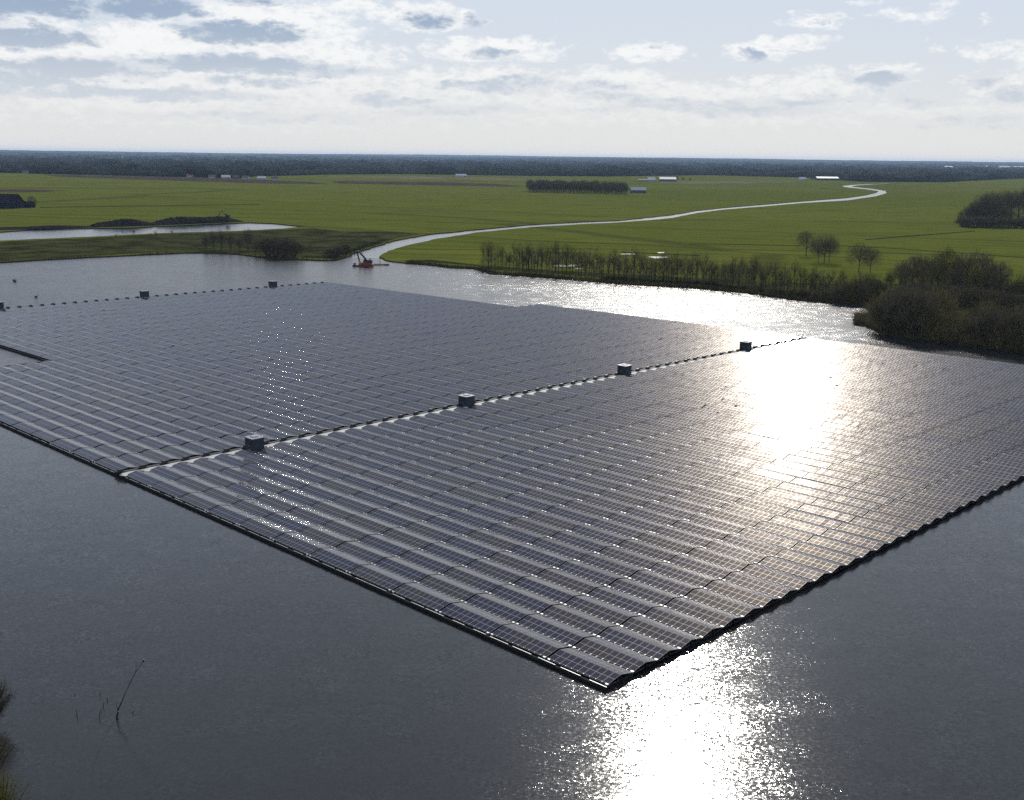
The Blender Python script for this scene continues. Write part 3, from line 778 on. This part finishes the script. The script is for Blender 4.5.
# willow thicket on the right shore
th = [(874, 326, 36), (886, 330, 40), (898, 333, 42), (880, 318, 34), (912, 336, 44), (892, 322, 38), (926, 338, 40), (906, 326, 42), (940, 340, 38), (922, 330, 46), (955, 342, 34), (938, 331, 40), (970, 344, 34), (953, 334, 34), (985, 346, 33), (969, 335, 32), (1000, 348, 34), (984, 337, 32), (1015, 350, 36), (999, 339, 33), (1029, 352, 36), (1014, 341, 34), (1042, 353, 36), (1030, 342, 34)]
ths = sorted(g_[0] for g_ in th)
th = [(max(x, 883) + 2, y, h_ * tr_r.uniform(.66, 1.08)) for x, y, h_ in th]; ths = sorted(g_[0] for g_ in th)
for k, (x, y, h_) in enumerate(th):
    plant('bush', 'willow_bush', x, y, h_, 'rounded olive-brown willow bush of the right shore thicket, %s from its left tip' % ordn(ths.index(x) + 1), 'bush', 'willow bushes of the right shore thicket', wscale=.85)
for k, (x, y, h_) in enumerate([(838, 302, 15), (848, 302, 19), (857, 302, 19), (828, 300, 11), (866, 300, 22), (815, 299, 9), (876, 300, 22), (790, 297, 8), (770, 294.5, 8), (752, 292, 7)]):
    plant('bush', 'shore_bush', x, y, h_, 'low brown bush at the foot of the shoreline trees, %s from the left' % ordn(sorted([838, 848, 857, 828, 866, 815, 876, 790, 770, 752]).index(x) + 1), 'bush', 'brown bushes at the foot of the shoreline trees')
# bushes on the left strip
lb = [(206, 250.5, 14), (214, 250, 17), (222, 250.5, 18), (231, 251.5, 17), (240, 252.5, 16), (248, 251, 20), (256, 254, 14), (268, 256, 18), (276, 256.5, 20), (285, 257, 19), (294, 257, 15), (330, 257, 9), (338, 256, 10), (345, 253, 9), (150, 237.5, 5), (156, 237, 7), (172, 234.5, 5), (134, 235, 6), (228, 231, 5), (116, 237.5, 4), (310, 249, 6)]
lbs = sorted(q[0] for q in lb)
for x, y, h_ in lb:
    plant('row' if h_ <= 7 else 'bush' if x > 262 or h_ < 12 else 'grove', 'bank_bush', x, y, h_ * (1 if x < 200 or x > 262 else 1.15), 'dark leafless bush on the strip between lake and pond, %s from the left' % ordn(lbs.index(x) + 1), 'bush', 'leafless bushes between lake and pond', var=1, wscale=2.2 if h_ <= 7 else 1.0 if x < 262 else 1.2)
us = [(905, 300, 14), (916, 298, 16), (926, 302, 18), (937, 304, 18), (948, 305, 18), (958, 307, 20), (968, 309, 20), (978, 309, 20), (988, 311, 20), (998, 311, 18), (1008, 311, 16), (1020, 312, 16), (1030, 313, 16)]
for k, (x, y, h_) in enumerate(us):
    plant('bush', 'grove_shrub', x, y, h_, 'brown shrub under the tall right-hand grove, %s from the left' % ordn(k + 1), 'bush', 'shrubs under the right-hand grove', var=1, wscale=1.2)
us = [(962, 226.5, 8), (968, 227.5, 9), (975, 227, 10), (982, 227.5, 10), (990, 227.5, 10), (998, 227.5, 9), (1007, 228, 9), (1016, 228, 9), (1024, 228.5, 10)]
for k, (x, y, h_) in enumerate(us):
    plant('bush', 'copse_shrub', x, y, h_, 'dark shrub at the foot of the right edge copse, %s from the left' % ordn(k + 1), 'bush', 'shrubs at the foot of the copse', var=1, wscale=1.3)
# woodlot in the middle distance
wl = []
x = 530
while x < 627:
    for q in range(3): wl.append((x + tr_r.uniform(-1, 1), 190.8 + q * .75 + (x - 530) * .022, tr_r.uniform(10, 12.6)))
    x += 3.4
for k, (x, y, h_) in enumerate(sorted(wl)):
    plant('grove', 'woodlot_tree', x, y, h_, 'bare tree in the block of woodland amid the fields, %s from its left end' % ordn(k + 1), 'tree', 'bare trees of the mid-field woodlot', wscale=1.25)
# copse at right
cp = [(960, 225, 14, .9), (966, 226, 19, 1.2), (973, 226, 23, 1.2), (979, 226, 24, 1.2), (986, 226.5, 30, 1.2), (978, 222, 26, 1.2), (993, 226.5, 26, 1.2), (986, 222, 28, 1.2), (1000, 226, 22, 1.2), (994, 221, 28, 1.2), (1008, 226, 18, 1.2), (1002, 220, 28, 1.2), (1010, 220, 27, 1.2), (1018, 219, 28, 1.2), (1026, 219, 28, 1.2), (1034, 218, 30, 1.2), (1017, 226, 12, 1.2), (1025, 227, 14, 1.2), (970, 222, 18, 1.2)]
cps = sorted(q[0] for q in cp)
for x, y, h_, ws in cp:
    plant('grove', 'copse_tree', x, y, h_, 'dark tree of the copse at the right edge of the fields, %s from its left' % ordn(cps.index(x) + 1), 'tree', 'trees of the copse at the right edge', wscale=ws, var=tr_r.randrange(3))
# near bank vegetation, bottom left
def near_bush(px, py, zc, hh, wd, lab, mat, seed, n=9000):
    v = ray(px, py); p = v[:2] / v[1] * 1.0
    g = np.random.default_rng(seed); r = random.Random(seed)
    tr = MB(); cr = MB()
    base = np.array([0., 0, 0]); Ps = []; Ds = []
    for k in range(46):
        t = r.uniform(0, 6.28); q = wd * r.uniform(.15, 1); hz = hh * (1 - .35 * (q / wd) ** 2) * r.uniform(.75, 1)
        p0 = np.array([math.cos(t) * .6, math.sin(t) * .6, -.3]); p1 = np.array([math.cos(t) * q * .55, math.sin(t) * q * .55, hz * .5]); p2 = np.array([math.cos(t) * q, math.sin(t) * q, hz])
        tr.tube([tuple(p0), tuple(p1), tuple(p2)], [.07, .045, .012], 5, False)
        m = n // 46; s = g.uniform(.25, 1, m)[:, None]
        Pp = np.where(s < .5, p0 + (p1 - p0) * s * 2, p1 + (p2 - p1) * (s - .5) * 2) + g.normal(size=(m, 3)) * .28
        Ps.append(Pp); Ds.append(np.tile((p2 - p1) / np.linalg.norm(p2 - p1), (m, 1)))
    P = np.concatenate(Ps); D = np.concatenate(Ds) + g.normal(size=P.shape) * .6; D /= np.linalg.norm(D, axis=1)[:, None]; D *= g.uniform(.10, .32, len(P))[:, None]
    Wd = np.cross(D, g.normal(size=P.shape)); Wd /= np.linalg.norm(Wd, axis=1)[:, None]; Wd *= g.uniform(.02, .06, len(P))[:, None]
    cr.slivers(P, D, Wd)
    o = root('waterside_bush', (*zc, GZ - .1), 0, lab, 'bush'); link('stems', tr.mesh('stems', M_bark), o); link('foliage', cr.mesh('foliage', mat), o)
M_catkin = simple('yellow_catkins', (.15, .13, .03), .9, 0, .4, 3, 0)
M_catkin = simple('yellow_catkins', (.13, .12, .02), .9, 0, .4, 3, 0)
near_bush(0, 0, at(-12, 722), 5.6, 2.7, 'brown near bush cut by the left photo edge, the upper one', M_reed, 5)
near_bush(0, 0, at(-10, 775), 5.0, 2.6, 'brown near bush at the left photo edge just above the corner bush', M_twig, 8)
near_bush(0, 0, at(0, 826), 5.0, 3.4, 'yellow-green near bush in the bottom left corner', M_catkin, 6)

# dead branch standing in the water with sticks round it
bp = at(117, 719, 0)
o = root('dead_branch', (bp[0], bp[1], 0), 0, 'thin crooked dead branch leaning out of the water at lower left', 'branch')
s_ = math.hypot(np.linalg.norm(bp), H) / FPX
m = MB(); K = s_
def bpt(x, y, dy=0): return ((x - 117) * K, dy, (718 - y) * K * 1.1)
m.tube([bpt(117, 722), bpt(117, 716), bpt(119, 709), bpt(124, 699, .1), bpt(130, 687, .2), bpt(136, 677, .2), bpt(143, 667.5, .3)], [.10, .09, .075, .06, .05, .04, .02], 6)
m.tube([bpt(116, 722), bpt(118.5, 712), bpt(117, 703)], [.06, .04, .02], 5); m.tube([bpt(117, 716), bpt(120.5, 722)], [.07, .04], 5); m.tube([bpt(136, 677, .2), bpt(138, 667, .2)], [.03, .015], 5)
m.tube([bpt(143, 668, .3), bpt(144, 665.5, .3)], [.08, .07], 5)
link('stem', m.mesh('stem', M_dark), o)
for k, (x, y, dx, h_) in enumerate([(99, 718, 1, 6), (100.5, 712, 1.5, 3), (103, 707, 1, 5), (108, 701, -1, 4), (100, 695, 0, 4), (77, 716, 0, 7), (131, 713, 4, 2), (75, 695, 0, 2)]):
    p = at(x, y, 0); m = MB(); m.tube([(0, 0, -.2), (dx * K * .5, 0, h_ * K * .6), (dx * K, 0, h_ * K)], [.05, .04, .02], 5)
    link('water_stick', m.mesh('water_stick', M_dark), None, (p[0], p[1], 0), label='short dark stick poking from the water left of the dead branch' if x < 117 else 'short bent stick in the water right of the dead branch', category='stick', group='sticks around the dead branch')

# bank scrub and reeds: too many to count
def scrub(name, px_line, depth, n, hmax, mat, label, seed, cat='reeds'):
    g = np.random.default_rng(seed); P = []
    pl = [np.array(at(x, y)) for x, y in px_line]; seg = [np.linalg.norm(pl[i+1] - pl[i]) for i in range(len(pl) - 1)]; tot = sum(seg)
    for i in range(len(pl) - 1):
        m = int(n * seg[i] / tot); t = g.random((m, 1)); q = pl[i] + (pl[i+1] - pl[i]) * t
        d = (pl[i+1] - pl[i]) / seg[i]; nr = np.array([-d[1], d[0]]); nr = nr if nr @ pl[i] > 0 else -nr
        q = q + nr * (g.random((m, 1)) * depth - .6); P.append(np.hstack([q, np.full((m, 1), GZ - .3)]))
    P = np.concatenate(P); n = len(P); cl = .5 + .5 * np.sin(P[:, 0] * .13) * np.sin(P[:, 0] * .037 + 1)
    D = g.normal(size=(n, 3)) * .35 + np.array([0, 0, 1]); D *= (g.uniform(.35, 1, n) * hmax * (.5 + .6 * cl))[:, None]
    Wd = np.cross(D, g.normal(size=(n, 3))); Wd /= np.linalg.norm(Wd, axis=1)[:, None]; Wd *= g.uniform(.12, .3, n)[:, None]
    m = MB(); m.slivers(P, D, Wd); link(name, m.mesh(name, mat), kind='stuff', label=label, category=cat)
scrub('reed_fringe', shore_right[1:17], 5, 15000, 2.2, M_reed, 'dark reed and scrub fringe below the trees on the far shore', 1)
scrub('reed_fringe', shore_left[1:], 4, 7000, 1.3, M_reed, 'low dark reed fringe along the left shore', 2)
scrub('reed_fringe', [(600, 280), (700, 285), (800, 297), (870, 302)], 9, 5000, 3.0, M_ditch, 'dark undergrowth at the foot of the shoreline trees', 3, 'scrub')
scrub('reed_fringe', [(870, 316), (868, 324), (880, 330), (902, 335), (944, 340), (983, 346), (1024, 350)], 6, 7000, 3.0, M_willow, 'dense low twigs at the water edge of the right thicket', 4, 'scrub')
scrub('reed_fringe', [(300, 258), (335, 259), (346, 256), (364, 249), (392, 240)], 8, 2500, 2.4, M_ditch, 'dark scrub on the point beside the river mouth', 6, 'scrub')

# ------------------------------------------------------------------ far woods and hills
g = np.random.default_rng(9)
ico_v = []; ph = (1 + 5 ** .5) / 2
for a_, b_ in ((1, ph), (-1, ph), (1, -ph), (-1, -ph)): ico_v += [(0, a_, b_), (a_, b_, 0), (b_, 0, a_)]
ico_v = np.array(ico_v, float); ico_v /= np.linalg.norm(ico_v[0])
import itertools
ed = 1.0515 * 1.01
ico_f = [f for f in itertools.combinations(range(12), 3) if all(np.linalg.norm(ico_v[f[i]] - ico_v[f[j]]) < ed + .02 for i, j in ((0, 1), (1, 2), (0, 2)))]
FVv = []; FVf = []
def base_dist(x):
    X = [-300, 0, 60, 150, 245, 255, 330, 400, 512, 600, 700, 800, 850, 930, 1000, 1024, 1300]
    Y = [174, 172.5, 174, 176.0, 178.5, 176.5, 174.5, 174, 175.6, 176.4, 175, 177.5, 181.5, 182, 178.5, 178, 182]
    y = np.interp(x, X, Y); return np.linalg.norm(at(x, y))
def tree_blob(x, y, h_, w):
    n = len(FVv) * 12; jit = g.uniform(.75, 1.25, (12, 1)); v = ico_v * jit * np.array([w, w, h_ * .55]) + np.array([x, y, GZ + h_ * .5]); FVv.append(v)
    FVf.extend([(n + a_, n + b_, n + c_) for a_, b_, c_ in ico_f])
belts = [(1.0, 6, 10, 13, 1.0), (1.12, 4, 12, 15, .8), (1.28, 4, 13, 16, .85), (1.5, 4, 15, 17, .85), (1.8, 4, 17, 18, .9), (2.2, 3, 20, 19, .9), (2.8, 3, 24, 20, .9), (3.7, 3, 30, 22, .95), (5.0, 2, 40, 26, 1.0)]
for fac, rows_, sp, hh, dens in belts:
    az = -31.0
    while az < 31:
        xp = CX + math.tan(math.radians(az)) * FPX
        D0 = base_dist(min(1290, max(-290, xp))) * fac
        gate = math.sin(az * 1.3 * fac + fac * 9) + .6 * math.sin(az * 3.7 + fac * 5)
        if fac < 2 or gate > -1.45:
            for q in range(rows_):
                if g.random() > dens: continue
                D = D0 + q * sp * 1.1 + g.normal() * sp * .3; a2 = math.radians(az) + g.normal() * sp * .3 / D
                s = hh * g.uniform(.6, 1.25) * (1 + .22 * math.sin(az * 2.1 + fac * 3) + .18 * math.sin(az * 7.3 + fac * 11)); tree_blob(D * math.sin(a2), D * math.cos(a2), s, sp * g.uniform(.55, .85))
        az += math.degrees(sp * .75 / D0)
V = np.concatenate(FVv); me = bpy.data.meshes.new('distant_forest'); me.from_pydata(V.tolist(), [], FVf); me.materials.append(M_forest); me.update()
link('distant_forest', me, kind='stuff', label='dark band of far woodland stretching below the horizon', category='forest')
# low wooded hills on the horizon
for k, (D, hb, ha, sd_) in enumerate([(13500, 34, 10, 1), (19000, 48, 14, 2), (24500, 60, 12, 3)]):
    V = []; F = []; n = 260; r = random.Random(sd_); ph_ = [r.uniform(0, 6) for _ in range(6)]
    for i in range(n + 1):
        a_ = math.radians(-34 + 68 * i / n); hz = hb + ha * (.6 * math.sin(a_ * 9 + ph_[0]) + .4 * math.sin(a_ * 23 + ph_[1])) + ha * .14 * math.sin(a_ * 90 + ph_[2]) + r.uniform(-1, 1) * 1.8
        for dd, zz in ((0, GZ - .5), (700, hz * .75), (1400, hz), (2400, GZ - .5)):
            V.append(((D + dd) * math.sin(a_), (D + dd) * math.cos(a_), zz))
    for i in range(n):
        for q in range(3): a_ = i * 4 + q; F.append((a_, a_ + 4, a_ + 5, a_ + 1))
    me = bpy.data.meshes.new('hills'); me.from_pydata(V, [], F); me.materials.append(M_hill); me.update(); link('hills', me, kind='structure')

# ------------------------------------------------------------------ buildings
def building(name, x, y, w, d, hw, hr, rz, wall, roof, label, cat='house', group=None, chim=False, wins=3):
    p = at(x, y); o = root(name, (p[0], p[1], GZ), rz, label, cat, group)
    m = MB(); m.box(-w/2, w/2, -d/2, d/2, -.2, hw)
    n = len(m.v); 
    for sx in (-1, 1):
        xx = sx * w / 2 * .998; m.tri((xx, -d/2, hw), (xx, d/2, hw), (xx, 0, hw + hr * .98))
    link('wall', m.mesh('wall', wall), o)
    m = MB(); e = .5
    for s in (-1, 1):
        m.hexa([(-w/2-e, s*(d/2+e), hw-.25), (w/2+e, s*(d/2+e), hw-.25), (w/2+e, 0, hw+hr), (-w/2-e, 0, hw+hr), (-w/2-e, s*(d/2+e), hw-.0), (w/2+e, s*(d/2+e), hw), (w/2+e, 0, hw+hr+.3), (-w/2-e, 0, hw+hr+.3)])
    rf_ = link('roof', m.mesh('roof', roof), o)
    if chim: m = MB(); m.box(w*.2, w*.2+.8, -.4, .4, hw+hr*.5, hw+hr+1.2); link('chimney', m.mesh('chimney', M_brick), rf_)
    for k in range(wins):
        xx = -w/2 + w * (k + .5) / wins; m = MB(); m.box(xx-.6, xx+.6, -d/2-.05, -d/2-.004, 1.0, 2.4); link('window', m.mesh('window', M_window), o)
    m = MB(); m.box(w*.30, w*.30+min(3, w*.12), -d/2-.06, -d/2-.008, 0, 2.9 if w > 20 else 2.1); link('door', m.mesh('door', M_dark), o)
    return o
building('field_barn', 638, 193.0, 26, 14, 5, 4.5, .05, M_tile, M_steelroof, 'grey barn at the right end of the mid-field woodlot', 'barn')
building('farm_shed', 667.5, 181.5, 42, 20, 6, 5, .0, M_tile, M_steelroof, 'long pale-roofed farm shed beyond the woodlot', 'barn')
building('farm_shed', 651, 181.3, 20, 14, 4, 6, .3, M_white, M_roofpale, 'smaller white farm building left of the long shed', 'barn')
building('farm_shed', 643, 181.3, 26, 10, 3, 2, .0, M_tile, M_tile, 'low dark shed at the left end of the farm', 'barn')
building('glasshouse', 826.5, 180.2, 66, 26, 6, 4, .10, M_dark, M_glassroof, 'brightly shining long roof beyond the river bend', 'glasshouse', wins=0)
building('farm_house', 802, 180.3, 20, 12, 4, 5, .2, M_white, M_roofpale, 'small pale building left of the shining roof', 'house')
building('dark_barn', -4, 208, 50, 24, 6, 8.5, -.05, M_darkroof, M_darkroof, 'large dark barn cut by the left photo edge', 'barn')
building('lean_to_shed', 27, 207.6, 14, 10, 3, 3.4, -.05, M_darkroof, M_darkroof, 'small dark shed right of the large dark barn', 'barn')
for k, (x, y, w, wl_, rf_) in enumerate([(169, 176.5, 18, M_white, M_tile), (175, 176.3, 14, M_brick, M_tile), (190, 177.2, 16, M_white, M_redtile), (199, 176.0, 14, M_brick, M_redtile), (212, 178.2, 16, M_white, M_tile), (226, 178.6, 20, M_white, M_roofpale), (236, 178.9, 14, M_brick, M_tile), (246, 179.2, 18, M_white, M_tile), (262, 179.8, 20, M_white, M_roofpale), (275, 180.3, 14, M_white, M_tile), (44, 173.4, 26, M_white, M_roofpale), (26, 173.3, 16, M_white, M_tile)]):
    lab = ['white-walled grey-roofed', 'brick grey-roofed', 'white-walled red-roofed', 'brick red-roofed', 'white grey-roofed', 'pale-roofed white', 'small brick', 'white-walled', 'wide pale-roofed', 'small white', 'wide pale farm', 'small pale farm'][k]
    building('village_house', x, y, w, 9, 4, 4, tr_r.uniform(-.4, .4), wl_, rf_, lab + ' house below the far woods, ' + (ordn(k + 1) + ' from the left of the village' if k < 10 else 'at far left'), 'house', 'houses at the foot of the far woods', chim=(k % 2 == 0), wins=3)
building('farm_shed', 461, 176.9, 30, 12, 4, 4, .1, M_white, M_roofpale, 'pale shed at the edge of the far woods, centre left', 'barn')
for k, (x, y, w) in enumerate([(990, 168.0, 90), (1003, 168.1, 120), (1017, 168.4, 110), (948, 168.6, 60)]):
    building('far_warehouse', x, y, w, 50, 14, 6, 0, M_white, M_roofpale, ['pale warehouse on the far horizon at right, left of the close trio', 'middle pale warehouse on the far right horizon', 'rightmost pale warehouse on the far horizon', 'lone pale warehouse on the horizon above the copse'][k], 'warehouse', wins=0)
plant('oak', 'field_tree', 35.5, 208, 9, 'small dark upright tree beside the dark sheds at far left', 'tree', wscale=.4)
plant('oak', 'field_tree', 31, 206, 9, 'small bushy tree behind the dark sheds at far left', 'tree', wscale=.7)
for k, (x, y, h_) in enumerate([(275, 177, 4), (262, 177.5, 4), (677, 181, 5), (683, 180.5, 3.5), (690, 180.8, 3), (812, 180.5, 4.5), (640, 192, 5)]):
    plant('grove', 'farm_tree', x, y, h_, 'distant tree beside the farm buildings, %s of these from the left' % ordn(sorted([275, 262, 677, 683, 690, 812, 640]).index(x) + 1), 'tree', 'distant farmstead trees', wscale=1.8)

# spoil heap by the pond
def heap(px, hmax, name, label, seed):
    r = random.Random(seed); m = MB(); P0 = pts(px); n = 26; V = []
    a = np.array(P0[0]); b = np.array(P0[1]); d = b - a; Ld = np.linalg.norm(d); d /= Ld; nr = np.array([-d[1], d[0]])
    nx, ny = 60, 7; wid = 26
    for i in range(nx + 1):
        t = i / nx
        for j in range(ny + 1):
            s = j / ny; h_ = hmax * (math.sin(math.pi * t) ** .55) * math.sin(math.pi * s) ** .8 * (.88 + .12 * math.sin(t * 11 + seed)) * r.uniform(.9, 1.08) if 0 < i < nx and 0 < j < ny else -.1
            q = a + d * Ld * t + nr * wid * s * (.8 + .2 * math.sin(t * 9)); V.append((q[0], q[1], GZ + h_))
    F = [(i * (ny + 1) + j, (i + 1) * (ny + 1) + j, (i + 1) * (ny + 1) + j + 1, i * (ny + 1) + j + 1) for i in range(nx) for j in range(ny)]
    me = bpy.data.meshes.new(name); me.from_pydata(V, [], F); me.materials.append(M_spoil); me.update(); link(name, me, label=label, category='earth heap')
heap([(96, 227.4), (160, 225.6)], 6.0, 'spoil_heap', 'long dark heap of earth behind the pond, left part', 2)
heap([(158, 225.6), (246, 221.8)], 6.5, 'spoil_heap', 'long dark heap of earth behind the pond, with the excavator', 5)
heap([(-20, 230.8), (98, 227.6)], 2.2, 'spoil_heap', 'low dark earth ridge along the left part of the pond', 7)

def excavator(x, y, zup, sc, rz, label):
    p = at(x, y); o = root('excavator', (p[0], p[1], GZ + zup), rz, label, 'excavator'); o.scale = (sc,) * 3
    for s in (-1, 1): m = MB(); m.tube([(-1.8, s * 1.1, .35), (-1.5, s * 1.1, .1), (1.5, s * 1.1, .1), (1.8, s * 1.1, .35), (1.5, s * 1.1, .8), (-1.5, s * 1.1, .8), (-1.8, s*1.1, .35)], .22, 5); m.box(-1.5, 1.5, s*1.1-.25, s*1.1+.25, .1, .8); link('track', m.mesh('track', M_dark), o)
    m = MB(); m.box(-2.1, 1.2, -1.2, 1.2, .95, 2.0); link('body', m.mesh('body', M_dark), o)
    m = MB(); m.hexa([(-.1, .2, 2.0), (1.3, .2, 2.0), (1.3, 1.2, 2.0), (-.1, 1.2, 2.0), (0, .25, 3.1), (1.0, .25, 3.1), (1.0, 1.15, 3.1), (0, 1.15, 3.1)]); link('cab', m.mesh('cab', M_window), o)
    m = MB(); m.bar((1.1, -.2, 1.7), (3.2, -.2, 4.6), .5, .6); m.bar((3.2, -.2, 4.6), (5.4, -.2, 4.4), .45, .5); link('boom', m.mesh('boom', M_dark), o)
    m = MB(); m.bar((5.4, -.2, 4.5), (6.4, -.2, 2.0), .35, .4); link('stick', m.mesh('stick', M_dark), o)
    m = MB(); m.hexa([(5.6, -.7, 1.2), (6.6, -.7, 1.0), (6.6, .3, 1.0), (5.6, .3, 1.2), (6.0, -.7, 2.2), (6.7, -.7, 2.0), (6.7, .3, 2.0), (6.0, .3, 2.2)]); link('bucket', m.mesh('bucket', M_dark), o)
excavator(227.5, 222.8, 4.6, 1.1, math.pi, 'small dark excavator working on top of the earth heap')
# dredger at the river mouth
p = at(367, 266.5, 0); K = math.hypot(np.linalg.norm(p), H) / FPX
o = root('dredger', (p[0], p[1], 0), 0, 'red floating dredger with a raised dark crane arm at the river mouth', 'dredger')
def dp(x, y, dy=0): return ((x - 367) * K, dy, (266.5 - y) * K * 1.02)
m = MB(); m.box(-4.2 * 1, 3.6, -2.5, 2.5, -.4, 1.3)
m.hexa([(-3.4, -2, 1.3), (3.0, -2, 1.3), (3.0, 2, 1.3), (-3.4, 2, 1.3), (-2.6, -1.6, 2.3), (2.4, -1.6, 2.3), (2.4, 1.6, 2.3), (-2.6, 1.6, 2.3)]); link('hull', m.mesh('hull', M_red), o)
m = MB(); m.hexa([(-2.0, -1.5, 2.3), (3.4, -1.5, 2.3), (3.4, 1.5, 2.3), (-2.0, 1.5, 2.3), (-1.6, -1.4, 4.0), (2.6, -1.4, 3.6), (2.6, 1.4, 3.6), (-1.6, 1.4, 4.0)]); link('engine_house', m.mesh('engine_house', M_dark), o)
m = MB(); m.box(1.2, 2.6, -1.6, -.4, 3.65, 4.9); link('cab', m.mesh('cab', M_roofpale), o)
m = MB(); m.bar(dp(366.5, 260), dp(359.5, 252.3), .8, .9); link('boom', m.mesh('boom', M_dark), o)
m = MB(); m.bar(dp(358.4, 251.5), dp(357.8, 255), .9, .9); m.bar(dp(358, 255), dp(360, 262.5), .6, .7); link('stick', m.mesh('stick', M_dark), o)
m = MB(); m.hexa([dp(358.6, 266.6, -1), dp(361.8, 266.6, -1), dp(361.8, 266.6, 1), dp(358.6, 266.6, 1), dp(359.2, 261.5, -.7), dp(361.2, 261.5, -.7), dp(361.2, 261.5, .7), dp(359.2, 261.5, .7)]); link('grab', m.mesh('grab', M_yellow), o)
p2 = at(357.5, 266.3, 0); o = root('work_pontoon', (p2[0], p2[1], 0), 0, 'small dark work pontoon left of the dredger', 'pontoon')
m = MB(); m.box(-2.6, 2.0, -1.2, 1.2, -.2, .8); link('deck', m.mesh('deck', M_dark), o); m = MB(); m.box(-2.0, -1.0, -.6, .6, .804, 1.9); link('winch', m.mesh('winch', M_cabin), o)
p3 = at(381, 265.2, 0); o = root('pipe_pontoon', (p3[0], p3[1], 0), 0, 'long dark pipe pontoon with a thin mast right of the dredger', 'pontoon')
m = MB(); m.tube([(-6, 0, .3), (-2, .5, .3), (2, .5, .3), (4.5, -.2, .3)], .45, 6); link('pipe', m.mesh('pipe', M_dark), o); m = MB(); m.tube([(-.6, .5, .7), (-.6, .5, 4.6)], .12, 5); link('mast', m.mesh('mast', M_dark), o)
m = MB(); m.tube([(-6.5, -.8, .2), (-3, -1.6, .2), (2, -1.2, .2)], .25, 6); link('orange_hose', m.mesh('orange_hose', M_yellow), o)
# birds resting on the far water
for k, (x, y) in enumerate([(15, 282), (36, 297.5), (14, 280.8)]):
    p = at(x, y, 0); m = MB(); m.tube([(-.35, 0, .08), (-.2, 0, .16), (.1, 0, .17), (.38, 0, .12)], [.04, .16, .17, .05], 7); m.tube([(.2, 0, .2), (.32, 0, .42), (.36, 0, .52), (.5, 0, .5)], [.07, .05, .07, .02], 6)
    link('water_bird', m.mesh('water_bird', M_dark, True), None, (p[0], p[1], 0), scale=2.0, label='dark water bird on the open water at far left', category='bird', group='water birds at far left')

# ------------------------------------------------------------------ air
HAZE = True
if HAZE:
    hm = bpy.data.materials.new('haze_air'); hm.use_nodes = True; hm.cycles.volume_sampling = 'DISTANCE'; nt = hm.node_tree; nt.nodes.clear()
    out = nt.nodes.new('ShaderNodeOutputMaterial'); pv = nt.nodes.new('ShaderNodeVolumePrincipled')
    pv.inputs['Color'].default_value = (.5, .7, 1.0, 1); pv.inputs['Density'].default_value = 2.7e-5; pv.inputs['Anisotropy'].default_value = .2
    nt.links.new(pv.outputs[0], out.inputs['Volume'])
    mb = MB(); mb.box(-27500, 27500, -2000, 27500, -4, 95); me = mb.mesh('haze', hm); link('haze', me, kind='stuff', label='thin bluish air haze over the land', category='haze')

SC.view_settings.view_transform = 'Standard'; SC.view_settings.look = 'None'
SC.view_settings.exposure = 0.14; SC.view_settings.gamma = 1.0
SC.cycles.max_bounces = 6; SC.cycles.transparent_max_bounces = 8; SC.cycles.volume_bounces = 0
SC.cycles.use_denoising = False
